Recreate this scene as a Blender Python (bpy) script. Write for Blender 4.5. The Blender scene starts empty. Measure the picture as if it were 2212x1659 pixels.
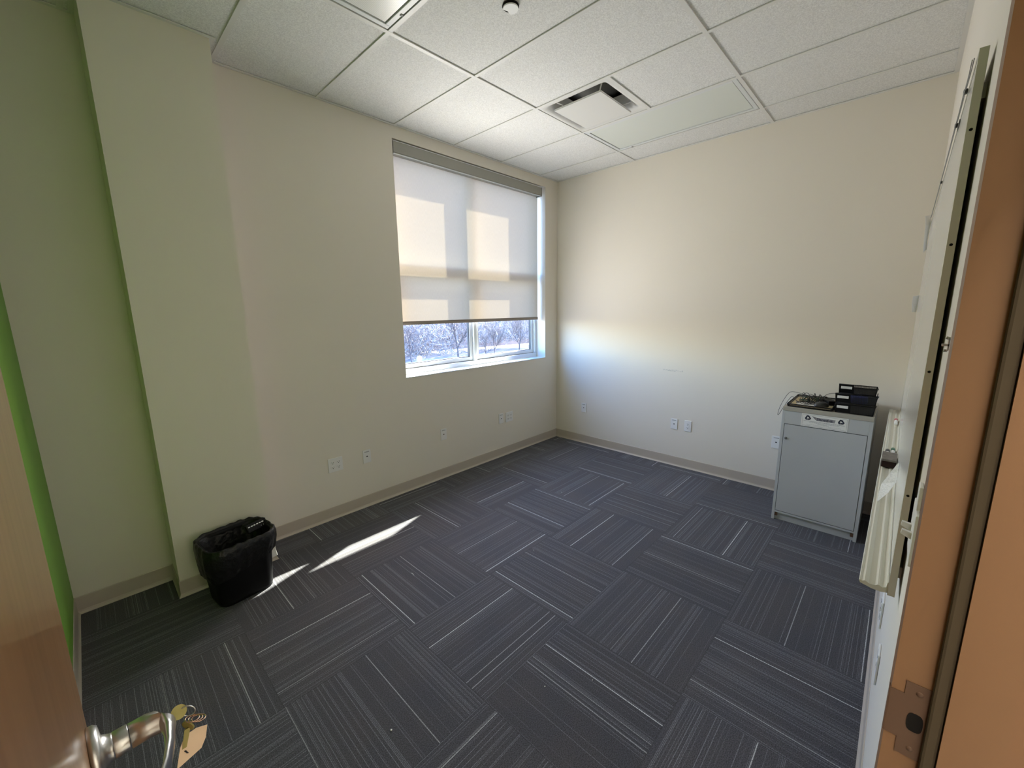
import bpy, bmesh, math, random
from mathutils import Vector, Matrix
C = bpy.context.scene.collection
S = bpy.context.scene

# ---------------------------------------------------------------- camera
W, HH = 2212, 1659
F = 882.431
YAW, PITCH, ROLL = 0.7634, -0.18057, -0.01362
CAM = Vector((-4.15012, -3.17578, 1.65144))
fw = Vector((math.cos(PITCH)*math.cos(YAW), math.cos(PITCH)*math.sin(YAW), math.sin(PITCH)))
r0 = Vector((math.sin(YAW), -math.cos(YAW), 0)); u0 = r0.cross(fw)
rt = math.cos(ROLL)*r0 + math.sin(ROLL)*u0
up = -math.sin(ROLL)*r0 + math.cos(ROLL)*u0
cd = bpy.data.cameras.new('camera'); cam = bpy.data.objects.new('camera', cd); C.objects.link(cam)
cam.matrix_world = Matrix(((rt.x, up.x, -fw.x, CAM.x), (rt.y, up.y, -fw.y, CAM.y), (rt.z, up.z, -fw.z, CAM.z), (0, 0, 0, 1)))
cd.sensor_fit = 'HORIZONTAL'; cd.sensor_width = 36; cd.lens = 36*F/W
cd.clip_start = 0.005; cd.clip_end = 400
S.camera = cam

# ---------------------------------------------------------------- world, sun, exposure
S.view_settings.view_transform = 'Standard'; S.view_settings.look = 'None'
S.view_settings.gamma = 1; S.view_settings.use_curve_mapping = False
S.view_settings.exposure = 0.0
wd = bpy.data.worlds.new('sky'); S.world = wd; wd.use_nodes = True
nt = wd.node_tree; nt.nodes.clear()
sky = nt.nodes.new('ShaderNodeTexSky'); sky.sky_type = 'NISHITA'; sky.sun_disc = False
sky.sun_elevation = math.radians(36); sky.sun_rotation = math.radians(71)
sky.air_density = 1.0; sky.dust_density = 1.0; sky.ozone_density = 1.0
hs = nt.nodes.new('ShaderNodeHueSaturation'); hs.inputs['Saturation'].default_value = 1.45
bg = nt.nodes.new('ShaderNodeBackground'); bg.inputs['Strength'].default_value = 4.5
ou = nt.nodes.new('ShaderNodeOutputWorld')
tn_ = nt.nodes.new('ShaderNodeVectorMath'); tn_.operation = 'MULTIPLY'; tn_.inputs[1].default_value = (1.03, .92, 1.08)
nt.links.new(sky.outputs[0], hs.inputs['Color']); nt.links.new(hs.outputs[0], tn_.inputs[0]); nt.links.new(tn_.outputs[0], bg.inputs[0]); nt.links.new(bg.outputs[0], ou.inputs[0])
sl = bpy.data.lights.new('sun', 'SUN'); sl.energy = 60; sl.angle = math.radians(0.6); sl.color = (1.0, 0.93, 0.80)
so = bpy.data.objects.new('sun', sl); C.objects.link(so)
so.rotation_euler = Vector((-1.32, -0.44, -1.0)).to_track_quat('-Z', 'Y').to_euler()
pl = bpy.data.lights.new('window_portal', 'AREA'); pl.shape = 'RECTANGLE'; pl.size = 2.3; pl.size_y = 2.3; pl.energy = 1
pl.cycles.is_portal = True
# added fill lamp behind the doorway: turned away, it brightens the room by bounce
cl = bpy.data.lights.new('corridor_fill', 'AREA'); cl.shape = 'RECTANGLE'; cl.size = 2.4; cl.size_y = .25; cl.energy = 86; cl.color = (1.0, .95, .87)
co = bpy.data.objects.new('corridor_fill', cl); C.objects.link(co); co.location = (-3.6, -3.50, 2.58)
co.rotation_euler = Vector((0, -1, -1.1)).to_track_quat('-Z', 'Y').to_euler()
po = bpy.data.objects.new('window_portal', pl); C.objects.link(po); po.location = (-1.21, 0.32, 2.0)
po.rotation_euler = Vector((0, -1, 0)).to_track_quat('-Z', 'Z').to_euler()
# added spot lamps just inside the shade, boosting the daylight in the room
for i in range(5):
    for j in range(5):
        dl = bpy.data.lights.new('shade_fill', 'SPOT'); dl.energy = (10.2, 7.8, 5.3, 3.8, 2.4)[i]*((1.3, 1.15, 1.0, .75, .6) if i < 2 else (1.4, 1.15, .8, .32, .14))[j]; dl.spot_size = math.pi; dl.spot_blend = 1.0; dl.shadow_soft_size = 0; dl.color = (1.0, .955, .89)
        do = bpy.data.objects.new('shade_fill', dl); C.objects.link(do)
        do.location = (-1.98+.30*i, .045, 1.66+.20*j); do.rotation_euler = Vector((0, -1, 0)).to_track_quat('-Z', 'Y').to_euler()
cy = S.cycles
cy.use_denoising = True; cy.max_bounces = 12; cy.diffuse_bounces = 8; cy.glossy_bounces = 4
cy.transmission_bounces = 6; cy.transparent_max_bounces = 12; cy.sample_clamp_indirect = 8; cy.caustics_reflective = False; cy.caustics_refractive = False

# ---------------------------------------------------------------- room numbers
H = 3.125
XL, YR = -4.383, -3.243          # green wall plane, right wall plane
WX0, WX1, WZ0, WZ1 = -2.197, -0.231, 1.06, 3.03
COLX0, COLX1, COLY = -3.952, -3.445, -0.255
JX = -3.32                        # strike jamb face
HX = -4.234                       # hinge jamb face
G = 0.6096; AX = -0.343; BY = -0.9845
WT = 0.127

# ---------------------------------------------------------------- materials
def mat(name, col, rough=0.6, metal=0.0, spec=0.5, coat=0.0, bump=None, var=None, sheen=0.0):
    m = bpy.data.materials.new(name); m.use_nodes = True
    n = m.node_tree.nodes; l = m.node_tree.links; p = n['Principled BSDF']
    p.inputs['Base Color'].default_value = (*col, 1); p.inputs['Roughness'].default_value = rough
    p.inputs['Metallic'].default_value = metal; p.inputs['Specular IOR Level'].default_value = spec
    p.inputs['Coat Weight'].default_value = coat; p.inputs['Coat Roughness'].default_value = 0.12
    p.inputs['Sheen Weight'].default_value = sheen
    tc = n.new('ShaderNodeTexCoord')
    if bump:
        t = n.new('ShaderNodeTexNoise'); t.inputs['Scale'].default_value = bump[0]; t.inputs['Detail'].default_value = 3
        b = n.new('ShaderNodeBump'); b.inputs['Strength'].default_value = bump[1]; b.inputs['Distance'].default_value = bump[2]
        l.new(tc.outputs['Object'], t.inputs['Vector']); l.new(t.outputs['Fac'], b.inputs['Height']); l.new(b.outputs[0], p.inputs['Normal'])
    if var:
        t = n.new('ShaderNodeTexNoise'); t.inputs['Scale'].default_value = var[0]; t.inputs['Detail'].default_value = 4
        r = n.new('ShaderNodeMapRange'); r.inputs['From Min'].default_value = .3; r.inputs['From Max'].default_value = .7
        r.inputs['To Min'].default_value = 1-var[1]; r.inputs['To Max'].default_value = 1+var[1]
        mx = n.new('ShaderNodeVectorMath'); mx.operation = 'SCALE'; mx.inputs[0].default_value = col
        l.new(tc.outputs['Object'], t.inputs['Vector']); l.new(t.outputs['Fac'], r.inputs['Value'])
        l.new(r.outputs[0], mx.inputs['Scale']); l.new(mx.outputs[0], p.inputs['Base Color'])
    return m

def math_node(nt, op, a=None, b=None, c=None):
    k = nt.nodes.new('ShaderNodeMath'); k.operation = op
    for i, v in enumerate((a, b, c)):
        if v is None: continue
        if isinstance(v, (int, float)): k.inputs[i].default_value = v
        else: nt.links.new(v, k.inputs[i])
    return k.outputs[0]

def map_range(nt, v, a, b, c, d):
    r = nt.nodes.new('ShaderNodeMapRange'); nt.links.new(v, r.inputs['Value'])
    for k, x in zip(('From Min', 'From Max', 'To Min', 'To Max'), (a, b, c, d)): r.inputs[k].default_value = x
    return r.outputs[0]

def mix_col(nt, f, a, b):
    m = nt.nodes.new('ShaderNodeMix'); m.data_type = 'RGBA'
    if isinstance(f, (int, float)): m.inputs[0].default_value = f
    else: nt.links.new(f, m.inputs[0])
    for i, v in ((6, a), (7, b)):
        if isinstance(v, tuple): m.inputs[i].default_value = (*v, 1)
        else: nt.links.new(v, m.inputs[i])
    return m.outputs[2]

WALLC = (0.77, 0.725, 0.645)
M = {}
M['wall'] = mat('cream_paint', WALLC, .55, spec=.35, bump=(260, .12, .001))
M['wall_far'] = mat('cream_paint_scuffed', WALLC, .5, spec=.35, bump=(260, .12, .001))
def scuffs():
    m = M['wall_far']; nt = m.node_tree; p = nt.nodes['Principled BSDF']
    tc = nt.nodes.new('ShaderNodeTexCoord'); sx = nt.nodes.new('ShaderNodeSeparateXYZ'); nt.links.new(tc.outputs['Object'], sx.inputs[0])
    y, z = sx.outputs['Y'], sx.outputs['Z']
    def band(v, c, hw): return math_node(nt, 'LESS_THAN', math_node(nt, 'ABSOLUTE', math_node(nt, 'SUBTRACT', v, c)), hw)
    no = nt.nodes.new('ShaderNodeTexNoise'); no.inputs['Scale'].default_value = 70; no.inputs['Detail'].default_value = 4
    nt.links.new(tc.outputs['Object'], no.inputs['Vector'])
    thr = math_node(nt, 'GREATER_THAN', no.outputs['Fac'], .47)
    a = math_node(nt, 'MULTIPLY', band(z, 1.016, .0022), band(y, -1.475, .085))
    b = math_node(nt, 'MULTIPLY', band(z, 1.006, .003), band(y, -1.495, .095))
    c = math_node(nt, 'MULTIPLY', band(z, 1.013, .010), band(y, -1.597, .004))
    s = math_node(nt, 'MULTIPLY', math_node(nt, 'MAXIMUM', math_node(nt, 'MAXIMUM', a, b), c), thr)
    f = math_node(nt, 'MULTIPLY', s, .5)
    nt.links.new(mix_col(nt, f, WALLC, (.28, .29, .30)), p.inputs['Base Color'])
scuffs()
M['green'] = mat('green_paint', (.20, .42, .06), .5, spec=.35, bump=(260, .12, .001))
M['base'] = mat('taupe_vinyl', (.50, .445, .38), .42, spec=.5)
M['tbar'] = mat('white_grid_metal', (.74, .74, .72), .45)
M['plate'] = mat('white_plastic', (.80, .80, .80), .35)
M['plate_gray'] = mat('grey_label_tape', (.42, .43, .44), .5)
M['black'] = mat('black_plastic', (.005, .005, .0055), .5, spec=.18)
M['black_gloss'] = mat('black_bag_film', (.006, .006, .0065), .38, spec=.35, bump=(22, .9, .012))
M['dark'] = mat('dark_slot', (.010, .009, .009), .8, spec=.1)
M['cab'] = mat('grey_laminate', (.50, .52, .54), .45, var=(3, .03))
M['cabedge'] = mat('grey_beige_edge', (.40, .38, .335), .5)
M['rust'] = mat('rusty_bracket', (.13, .065, .035), .8)
M['screw'] = mat('steel', (.45, .43, .40), .35, metal=1)
M['chrome'] = mat('satin_chrome', (.55, .55, .55), .3, metal=1)
M['brass'] = mat('brass', (.33, .30, .11), .45, metal=.5)
M['frame_white'] = mat('white_window_frame', (.72, .75, .76), .4)
M['seal'] = mat('dark_brown_seal', (.055, .038, .018), .8)
M['gasket'] = mat('black_gasket', (.02, .02, .022), .5)
M['cassette'] = mat('grey_beige_metal', (.34, .335, .30), .45)
M['hem'] = mat('beige_hem_bar', (.30, .255, .215), .5)
M['alu'] = mat('anodised_aluminium', (.52, .50, .43), .38, metal=.35)
M['tray'] = mat('cream_tray', (.62, .60, .52), .35)
M['board'] = mat('white_dry_erase', (.72, .72, .70), .14, spec=.6)
M['jamb'] = mat('tan_painted_metal', (.205, .107, .052), .5, spec=.4, bump=(400, .1, .0005))
M['strike'] = mat('brown_bronze_plate', (.115, .065, .042), .5, metal=.3)
M['paper'] = mat('white_paper', (.80, .80, .79), .7)
def printed():
    m = mat('printed_paper', (.80, .80, .79), .7); nt = m.node_tree; p = nt.nodes['Principled BSDF']
    tc = nt.nodes.new('ShaderNodeTexCoord'); mp = nt.nodes.new('ShaderNodeMapping'); mp.inputs['Scale'].default_value = (170, 170, 420)
    no = nt.nodes.new('ShaderNodeTexNoise'); no.inputs['Scale'].default_value = 1; no.inputs['Detail'].default_value = 2
    nt.links.new(tc.outputs['Object'], mp.inputs[0]); nt.links.new(mp.outputs[0], no.inputs['Vector'])
    nt.links.new(mix_col(nt, map_range(nt, no.outputs['Fac'], .50, .62, 0, .35), (.82, .82, .81), (.40, .40, .42)), p.inputs['Base Color'])
    return m
M['printed'] = printed()
M['manila'] = mat('manila_paper', (.66, .54, .34), .7)
M['tag'] = mat('beige_card', (.80, .64, .47), .7)
M['ink'] = mat('black_ink', (.02, .02, .025), .6)
M['navy'] = mat('navy_print', (.015, .02, .05), .6)
M['signgray'] = mat('grey_print', (.33, .33, .36), .6)
M['blue'] = mat('blue_tape', (.02, .04, .28), .45)
M['mouse'] = mat('dark_grey_plastic', (.05, .05, .055), .45)
M['cable'] = mat('black_cable', (.014, .014, .015), .45)
M['cable_green'] = mat('dark_green_cable', (.012, .04, .02), .45)
M['wire'] = mat('grey_cord', (.34, .34, .33), .6)
M['felt'] = mat('dark_red_felt', (.025, .010, .009), .95)
M['eraser'] = mat('grey_eraser_top', (.17, .15, .135), .7, var=(60, .3))
M['greencap'] = mat('green_cap', (.03, .12, .07), .4)
M['redcap'] = mat('red_cap', (.45, .06, .08), .4)
M['diff'] = mat('white_diffuser_metal', (.72, .72, .70), .4)
M['throat'] = mat('grey_duct_metal', (.16, .16, .15), .55)
M['carton'] = mat('corridor_paint', (.80, .77, .70), .6)

def wood():
    m = bpy.data.materials.new('varnished_maple'); m.use_nodes = True; nt = m.node_tree; p = nt.nodes['Principled BSDF']
    tc = nt.nodes.new('ShaderNodeTexCoord'); mp = nt.nodes.new('ShaderNodeMapping'); mp.inputs['Scale'].default_value = (14, 14, .9)
    no = nt.nodes.new('ShaderNodeTexNoise'); no.inputs['Scale'].default_value = 3; no.inputs['Detail'].default_value = 6
    nt.links.new(tc.outputs['Object'], mp.inputs[0]); nt.links.new(mp.outputs[0], no.inputs['Vector'])
    f = map_range(nt, no.outputs['Fac'], .3, .7, 0, 1)
    nt.links.new(mix_col(nt, f, (.30, .145, .060), (.40, .21, .095)), p.inputs['Base Color'])
    p.inputs['Roughness'].default_value = .32; p.inputs['Coat Weight'].default_value = .6; p.inputs['Coat Roughness'].default_value = .10
    return m
M['wood'] = wood()

def tile_mat():
    m = bpy.data.materials.new('mineral_fibre_tile'); m.use_nodes = True; nt = m.node_tree; p = nt.nodes['Principled BSDF']
    tc = nt.nodes.new('ShaderNodeTexCoord')
    no = nt.nodes.new('ShaderNodeTexNoise'); no.inputs['Scale'].default_value = 150; no.inputs['Detail'].default_value = 5; no.inputs['Roughness'].default_value = .75
    nt.links.new(tc.outputs['Object'], no.inputs['Vector'])
    f = map_range(nt, no.outputs['Fac'], .40, .60, 0, 1)
    nt.links.new(mix_col(nt, f, (.66, .665, .655), (.87, .875, .865)), p.inputs['Base Color'])
    b = nt.nodes.new('ShaderNodeBump'); b.inputs['Strength'].default_value = .6; b.inputs['Distance'].default_value = .0015
    nt.links.new(no.outputs['Fac'], b.inputs['Height']); nt.links.new(b.outputs[0], p.inputs['Normal'])
    p.inputs['Roughness'].default_value = .9
    return m
M['tile'] = tile_mat()

def carpet_mat():
    m = bpy.data.materials.new('striped_carpet_tile'); m.use_nodes = True; nt = m.node_tree; N = nt.nodes; p = N['Principled BSDF']
    def at(n):
        a = N.new('ShaderNodeAttribute'); a.attribute_name = n; return a.outputs['Fac']
    tc = N.new('ShaderNodeTexCoord'); sx = N.new('ShaderNodeSeparateXYZ'); nt.links.new(tc.outputs['Object'], sx.inputs[0])
    sw = at('swap')
    x, y = sx.outputs['X'], sx.outputs['Y']
    def mixf(f, a, b): return math_node(nt, 'ADD', math_node(nt, 'MULTIPLY', a, math_node(nt, 'SUBTRACT', 1.0, f)), math_node(nt, 'MULTIPLY', b, f))
    c = mixf(sw, x, y); al = mixf(sw, y, x)
    seed = at('seed')
    # tuft rows
    PIT = .0048
    row = math_node(nt, 'FLOOR', math_node(nt, 'DIVIDE', c, PIT))
    fr = math_node(nt, 'FRACT', math_node(nt, 'DIVIDE', c, PIT))
    wn = N.new('ShaderNodeTexWhiteNoise'); wn.noise_dimensions = '2D'
    cb = N.new('ShaderNodeCombineXYZ'); nt.links.new(row, cb.inputs[0]); nt.links.new(seed, cb.inputs[1]); nt.links.new(cb.outputs[0], wn.inputs['Vector'])
    # slow density of light rows across the tile
    ln = N.new('ShaderNodeTexNoise'); ln.noise_dimensions = '2D'; ln.inputs['Scale'].default_value = 9; ln.inputs['Detail'].default_value = 1
    cc = N.new('ShaderNodeCombineXYZ'); nt.links.new(c, cc.inputs[0]); nt.links.new(math_node(nt, 'MULTIPLY', seed, 7.3), cc.inputs[1]); nt.links.new(cc.outputs[0], ln.inputs['Vector'])
    dens = map_range(nt, ln.outputs['Fac'], .32, .68, .84, .56)
    on = math_node(nt, 'GREATER_THAN', wn.outputs['Value'], dens)
    prof = math_node(nt, 'LESS_THAN', math_node(nt, 'ABSOLUTE', math_node(nt, 'SUBTRACT', fr, .5)), .27)
    line = math_node(nt, 'MULTIPLY', on, prof)
    wn2 = N.new('ShaderNodeTexWhiteNoise'); wn2.noise_dimensions = '2D'
    cb2 = N.new('ShaderNodeCombineXYZ'); nt.links.new(math_node(nt, 'ADD', row, 77.0), cb2.inputs[0]); nt.links.new(seed, cb2.inputs[1]); nt.links.new(cb2.outputs[0], wn2.inputs['Vector'])
    amp = map_range(nt, wn2.outputs['Value'], 0, 1, .15, .80)
    line = math_node(nt, 'MULTIPLY', line, amp)
    # tufts along a row
    tn = N.new('ShaderNodeTexNoise'); tn.inputs['Scale'].default_value = 260; tn.inputs['Detail'].default_value = 2
    nt.links.new(tc.outputs['Object'], tn.inputs['Vector'])
    tuft = map_range(nt, tn.outputs['Fac'], .35, .65, .55, 1.45)
    hue = N.new('ShaderNodeTexNoise'); hue.inputs['Scale'].default_value = 4; hue.inputs['Detail'].default_value = 2
    nt.links.new(tc.outputs['Object'], hue.inputs['Vector'])
    base = mix_col(nt, map_range(nt, hue.outputs['Fac'], .35, .65, 0, 1), (.062, .063, .076), (.072, .069, .077))
    col = mix_col(nt, line, base, (.19, .20, .23))
    # accent yarns, up to three a tile
    for k in (1, 2, 3):
        d = math_node(nt, 'ABSOLUTE', math_node(nt, 'SUBTRACT', c, at('b%d' % k)))
        core = map_range(nt, d, .0010, .0026, 1, 0)
        f = math_node(nt, 'MULTIPLY', core, at('s%d' % k))
        col = mix_col(nt, f, col, (.60, .63, .66))
    sc = N.new('ShaderNodeVectorMath'); sc.operation = 'SCALE'; nt.links.new(col, sc.inputs[0])
    # tile seam
    def edge(v, o):
        q = math_node(nt, 'FRACT', math_node(nt, 'DIVIDE', math_node(nt, 'SUBTRACT', v, o), .6015))
        return math_node(nt, 'GREATER_THAN', math_node(nt, 'ABSOLUTE', math_node(nt, 'SUBTRACT', q, .5)), .4965)
    seam = math_node(nt, 'MAXIMUM', edge(x, -3.775), edge(y, -.25))
    shade = math_node(nt, 'MULTIPLY', math_node(nt, 'MULTIPLY', tuft, at('tone')), math_node(nt, 'SUBTRACT', 1.0, math_node(nt, 'MULTIPLY', seam, .25)))
    nt.links.new(shade, sc.inputs['Scale']); nt.links.new(sc.outputs[0], p.inputs['Base Color'])
    p.inputs['Roughness'].default_value = .85; p.inputs['Specular IOR Level'].default_value = .25; p.inputs['Sheen Weight'].default_value = .12
    p.inputs['Sheen Roughness'].default_value = .5
    b = N.new('ShaderNodeBump'); b.inputs['Strength'].default_value = .5; b.inputs['Distance'].default_value = .0015
    nt.links.new(tn.outputs['Fac'], b.inputs['Height']); nt.links.new(b.outputs[0], p.inputs['Normal'])
    return m
M['carpet'] = carpet_mat()

def fabric_mat():
    m = bpy.data.materials.new('solar_shade_fabric'); m.use_nodes = True; nt = m.node_tree; N = nt.nodes
    N.remove(N['Principled BSDF']); out = N['Material Output']
    tc = N.new('ShaderNodeTexCoord'); mp = N.new('ShaderNodeMapping'); mp.inputs['Scale'].default_value = (600, 1, 35)
    no = N.new('ShaderNodeTexNoise'); no.inputs['Scale'].default_value = 1; no.inputs['Detail'].default_value = 2
    nt.links.new(tc.outputs['Object'], mp.inputs[0]); nt.links.new(mp.outputs[0], no.inputs['Vector'])
    f = map_range(nt, no.outputs['Fac'], .3, .7, 0, 1)
    d = N.new('ShaderNodeBsdfDiffuse'); t = N.new('ShaderNodeBsdfTranslucent'); a = N.new('ShaderNodeAddShader'); x = N.new('ShaderNodeMixShader'); tr = N.new('ShaderNodeBsdfTransparent')
    nt.links.new(mix_col(nt, f, (.56, .52, .48), (.62, .58, .54)), d.inputs[0])
    nt.links.new(mix_col(nt, f, (.064, .0515, .036), (.073, .059, .0415)), t.inputs[0])
    nt.links.new(d.outputs[0], a.inputs[0]); nt.links.new(t.outputs[0], a.inputs[1])
    x.inputs[0].default_value = .0012
    nt.links.new(a.outputs[0], x.inputs[1]); nt.links.new(tr.outputs[0], x.inputs[2]); nt.links.new(x.outputs[0], out.inputs[0])
    return m
M['fabric'] = fabric_mat()

def glass_mat():
    m = bpy.data.materials.new('window_glass'); m.use_nodes = True; nt = m.node_tree; N = nt.nodes
    N.remove(N['Principled BSDF']); out = N['Material Output']
    tr = N.new('ShaderNodeBsdfTransparent'); tr.inputs[0].default_value = (.93, .96, .95, 1)
    gl = N.new('ShaderNodeBsdfGlossy'); gl.inputs['Roughness'].default_value = .01
    x = N.new('ShaderNodeMixShader'); x.inputs[0].default_value = .05
    nt.links.new(tr.outputs[0], x.inputs[1]); nt.links.new(gl.outputs[0], x.inputs[2]); nt.links.new(x.outputs[0], out.inputs[0])
    return m
M['glass'] = glass_mat()

def mesh_metal(period=.0042, fill=.52):
    m = bpy.data.materials.new('black_wire_mesh'); m.use_nodes = True; nt = m.node_tree; N = nt.nodes; p = N['Principled BSDF']; out = N['Material Output']
    p.inputs['Base Color'].default_value = (.012, .012, .013, 1); p.inputs['Roughness'].default_value = .4
    tc = N.new('ShaderNodeTexCoord'); sx = N.new('ShaderNodeSeparateXYZ'); nt.links.new(tc.outputs['Object'], sx.inputs[0])
    def bar(v):
        q = math_node(nt, 'FRACT', math_node(nt, 'DIVIDE', v, period)); return math_node(nt, 'LESS_THAN', q, fill*.72)
    s = math_node(nt, 'ADD', sx.outputs['X'], sx.outputs['Y'])
    f = math_node(nt, 'MAXIMUM', bar(s), bar(sx.outputs['Z']))
    tr = N.new('ShaderNodeBsdfTransparent'); x = N.new('ShaderNodeMixShader')
    nt.links.new(f, x.inputs[0]); nt.links.new(tr.outputs[0], x.inputs[1]); nt.links.new(p.outputs[0], x.inputs[2]); nt.links.new(x.outputs[0], out.inputs[0])
    return m
M['mesh'] = mesh_metal()

def lens_mat():
    m = bpy.data.materials.new('prismatic_lens'); m.use_nodes = True; nt = m.node_tree; p = nt.nodes['Principled BSDF']
    tc = nt.nodes.new('ShaderNodeTexCoord'); sx = nt.nodes.new('ShaderNodeSeparateXYZ'); nt.links.new(tc.outputs['Object'], sx.inputs[0])
    q = math_node(nt, 'SINE', math_node(nt, 'MULTIPLY', sx.outputs['X'], 2*math.pi/.0062))
    q2 = math_node(nt, 'SINE', math_node(nt, 'MULTIPLY', sx.outputs['Y'], 2*math.pi/.0062))
    f = map_range(nt, math_node(nt, 'MAXIMUM', q, q2), -1, 1, 0, 1)
    nt.links.new(mix_col(nt, f, (.50, .51, .49), (.86, .87, .85)), p.inputs['Base Color'])
    p.inputs['Roughness'].default_value = .3
    return m
M['lens'] = lens_mat()
M['lens_flat'] = mat('milky_flat_lens', (.70, .74, .70), .3)

# ---------------------------------------------------------------- mesh helpers
class MB:
    def __init__(s): s.b = bmesh.new()
    def _add(s, verts, faces, smooth=False):
        vs = [s.b.verts.new(v) for v in verts]
        for f in faces:
            try:
                fc = s.b.faces.new([vs[i] for i in f]); fc.smooth = smooth
            except ValueError: pass
        return vs
    def box(s, x0, y0, z0, x1, y1, z1, bev=0):
        x0, x1 = sorted((x0, x1)); y0, y1 = sorted((y0, y1)); z0, z1 = sorted((z0, z1))
        vs = s._add([(x0,y0,z0),(x1,y0,z0),(x1,y1,z0),(x0,y1,z0),(x0,y0,z1),(x1,y0,z1),(x1,y1,z1),(x0,y1,z1)],
                    [(0,3,2,1),(4,5,6,7),(0,1,5,4),(1,2,6,5),(2,3,7,6),(3,0,4,7)])
        if bev:
            es = {e for v in vs for e in v.link_edges}
            bmesh.ops.bevel(s.b, geom=list(es), offset=bev, segments=2, affect='EDGES', profile=.5)
        return s
    def hexa(s, p): # 8 points, same order as box
        s._add(p, [(0,3,2,1),(4,5,6,7),(0,1,5,4),(1,2,6,5),(2,3,7,6),(3,0,4,7)]); return s
    def prism(s, poly, a, b, axis='z'):
        def P(u, v, w): return {'z': (u, v, w), 'x': (w, u, v), 'y': (u, w, v)}[axis]
        n = len(poly)
        vs = [P(*q, a) for q in poly] + [P(*q, b) for q in poly]
        s._add(vs, [tuple(range(n))[::-1], tuple(range(n, 2*n))] + [(i, (i+1) % n, n+(i+1) % n, n+i) for i in range(n)])
        return s
    def tube(s, pts, r, n=8, caps=True, smooth=True):
        pts = [Vector(p) for p in pts]; rs = r if isinstance(r, (list, tuple)) else [r]*len(pts)
        t = (pts[1]-pts[0]).normalized(); a = Vector((0, 0, 1)) if abs(t.z) < .9 else Vector((1, 0, 0))
        nrm = t.cross(a).normalized(); rings = []
        for i, p in enumerate(pts):
            tt = (pts[min(i+1, len(pts)-1)]-pts[max(i-1, 0)])
            if tt.length > 1e-9: tt.normalize()
            else: tt = t
            nrm = (nrm - nrm.dot(tt)*tt)
            if nrm.length < 1e-6: nrm = tt.orthogonal()
            nrm.normalize(); bn = tt.cross(nrm)
            rings.append([s.b.verts.new(p + rs[i]*(math.cos(2*math.pi*k/n)*nrm + math.sin(2*math.pi*k/n)*bn)) for k in range(n)])
        for A, B in zip(rings, rings[1:]):
            for k in range(n):
                f = s.b.faces.new((A[k], A[(k+1) % n], B[(k+1) % n], B[k])); f.smooth = smooth
        if caps:
            s.b.faces.new(rings[0][::-1]); s.b.faces.new(rings[-1])
        return s
    def rings(s, R, smooth=True, closed=False, cap0=False, cap1=False):
        V = [[s.b.verts.new(v) for v in r] for r in R]
        n = len(V[0])
        for A, B in zip(V, V[1:]):
            for k in range(n):
                f = s.b.faces.new((A[k], A[(k+1) % n], B[(k+1) % n], B[k])); f.smooth = smooth
        if cap0: s.b.faces.new(V[0][::-1])
        if cap1: s.b.faces.new(V[-1])
        return s
    def lathe(s, prof, c=(0, 0, 0), axis='z', n=32, smooth=True):
        R = []
        for r, h in prof:
            ring = []
            for k in range(n):
                a = 2*math.pi*k/n; u, v = r*math.cos(a), r*math.sin(a)
                q = {'z': (u, v, h), 'x': (h, u, v), 'y': (v, h, u)}[axis]
                ring.append((c[0]+q[0], c[1]+q[1], c[2]+q[2]))
            R.append(ring)
        return s.rings(R, smooth, cap0=True, cap1=True)
    def build(s, name, m, parent=None, loc=None, weld=False, **tags):
        bmesh.ops.recalc_face_normals(s.b, faces=s.b.faces)
        off = Vector(loc) if loc else (Vector(parent.matrix_basis.translation) if parent else Vector((0, 0, 0)))
        if parent and parent.parent: off = Vector(parent.parent.matrix_basis.translation)
        if parent and parent.get('_o'): off = Vector(parent['_o'])
        for v in s.b.verts: v.co -= off
        me = bpy.data.meshes.new(name); s.b.to_mesh(me); s.b.free(); me.materials.append(m)
        o = bpy.data.objects.new(name, me); C.objects.link(o)
        if parent: o.parent = parent
        else: o.location = off
        for k, v in tags.items():
            if v: o[k] = v
        return o

def root(name, loc, label, cat, group=None, rz=0, kind=None):
    o = bpy.data.objects.new(name, None); C.objects.link(o); o.empty_display_size = .05
    o.location = loc; o.rotation_euler = (0, 0, rz)
    if label: o['label'] = label
    if cat: o['category'] = cat
    if group: o['group'] = group
    if kind: o['kind'] = kind
    return o

def local(name, mb, m, parent, **tags):
    """part whose geometry is already written in its thing's own coordinates"""
    bmesh.ops.recalc_face_normals(mb.b, faces=mb.b.faces)
    me = bpy.data.meshes.new(name); mb.b.to_mesh(me); mb.b.free(); me.materials.append(m)
    o = bpy.data.objects.new(name, me); C.objects.link(o); o.parent = parent
    for k, v in tags.items():
        if v: o[k] = v
    return o

def world(name, mb, m, label=None, cat=None, group=None, kind=None, loc=(0, 0, 0)):
    """top-level mesh written in room coordinates, origin at loc"""
    bmesh.ops.recalc_face_normals(mb.b, faces=mb.b.faces)
    L = Vector(loc)
    for v in mb.b.verts: v.co -= L
    me = bpy.data.meshes.new(name); mb.b.to_mesh(me); mb.b.free(); me.materials.append(m)
    o = bpy.data.objects.new(name, me); C.objects.link(o); o.location = L
    for k, v in (('label', label), ('category', cat), ('group', group), ('kind', kind)):
        if v: o[k] = v
    return o

def wpart(name, mb, m, parent, **tags):
    """part written in room coordinates, under an unrotated thing"""
    L = Vector((0, 0, 0)); q = parent
    while q: L += q.location; q = q.parent
    for v in mb.b.verts: v.co -= L
    return local(name, mb, m, parent, **tags)

def dup(o, loc, rz=None, **tags):
    r = o.copy(); C.objects.link(r); r.location = loc
    if rz is not None: r.rotation_euler = (0, 0, rz)
    for k, v in tags.items(): r[k] = v
    for ch in list(o.children):
        c = ch.copy(); C.objects.link(c); c.parent = r
        for g in list(ch.children):
            d = g.copy(); C.objects.link(d); d.parent = c
    return r

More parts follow.
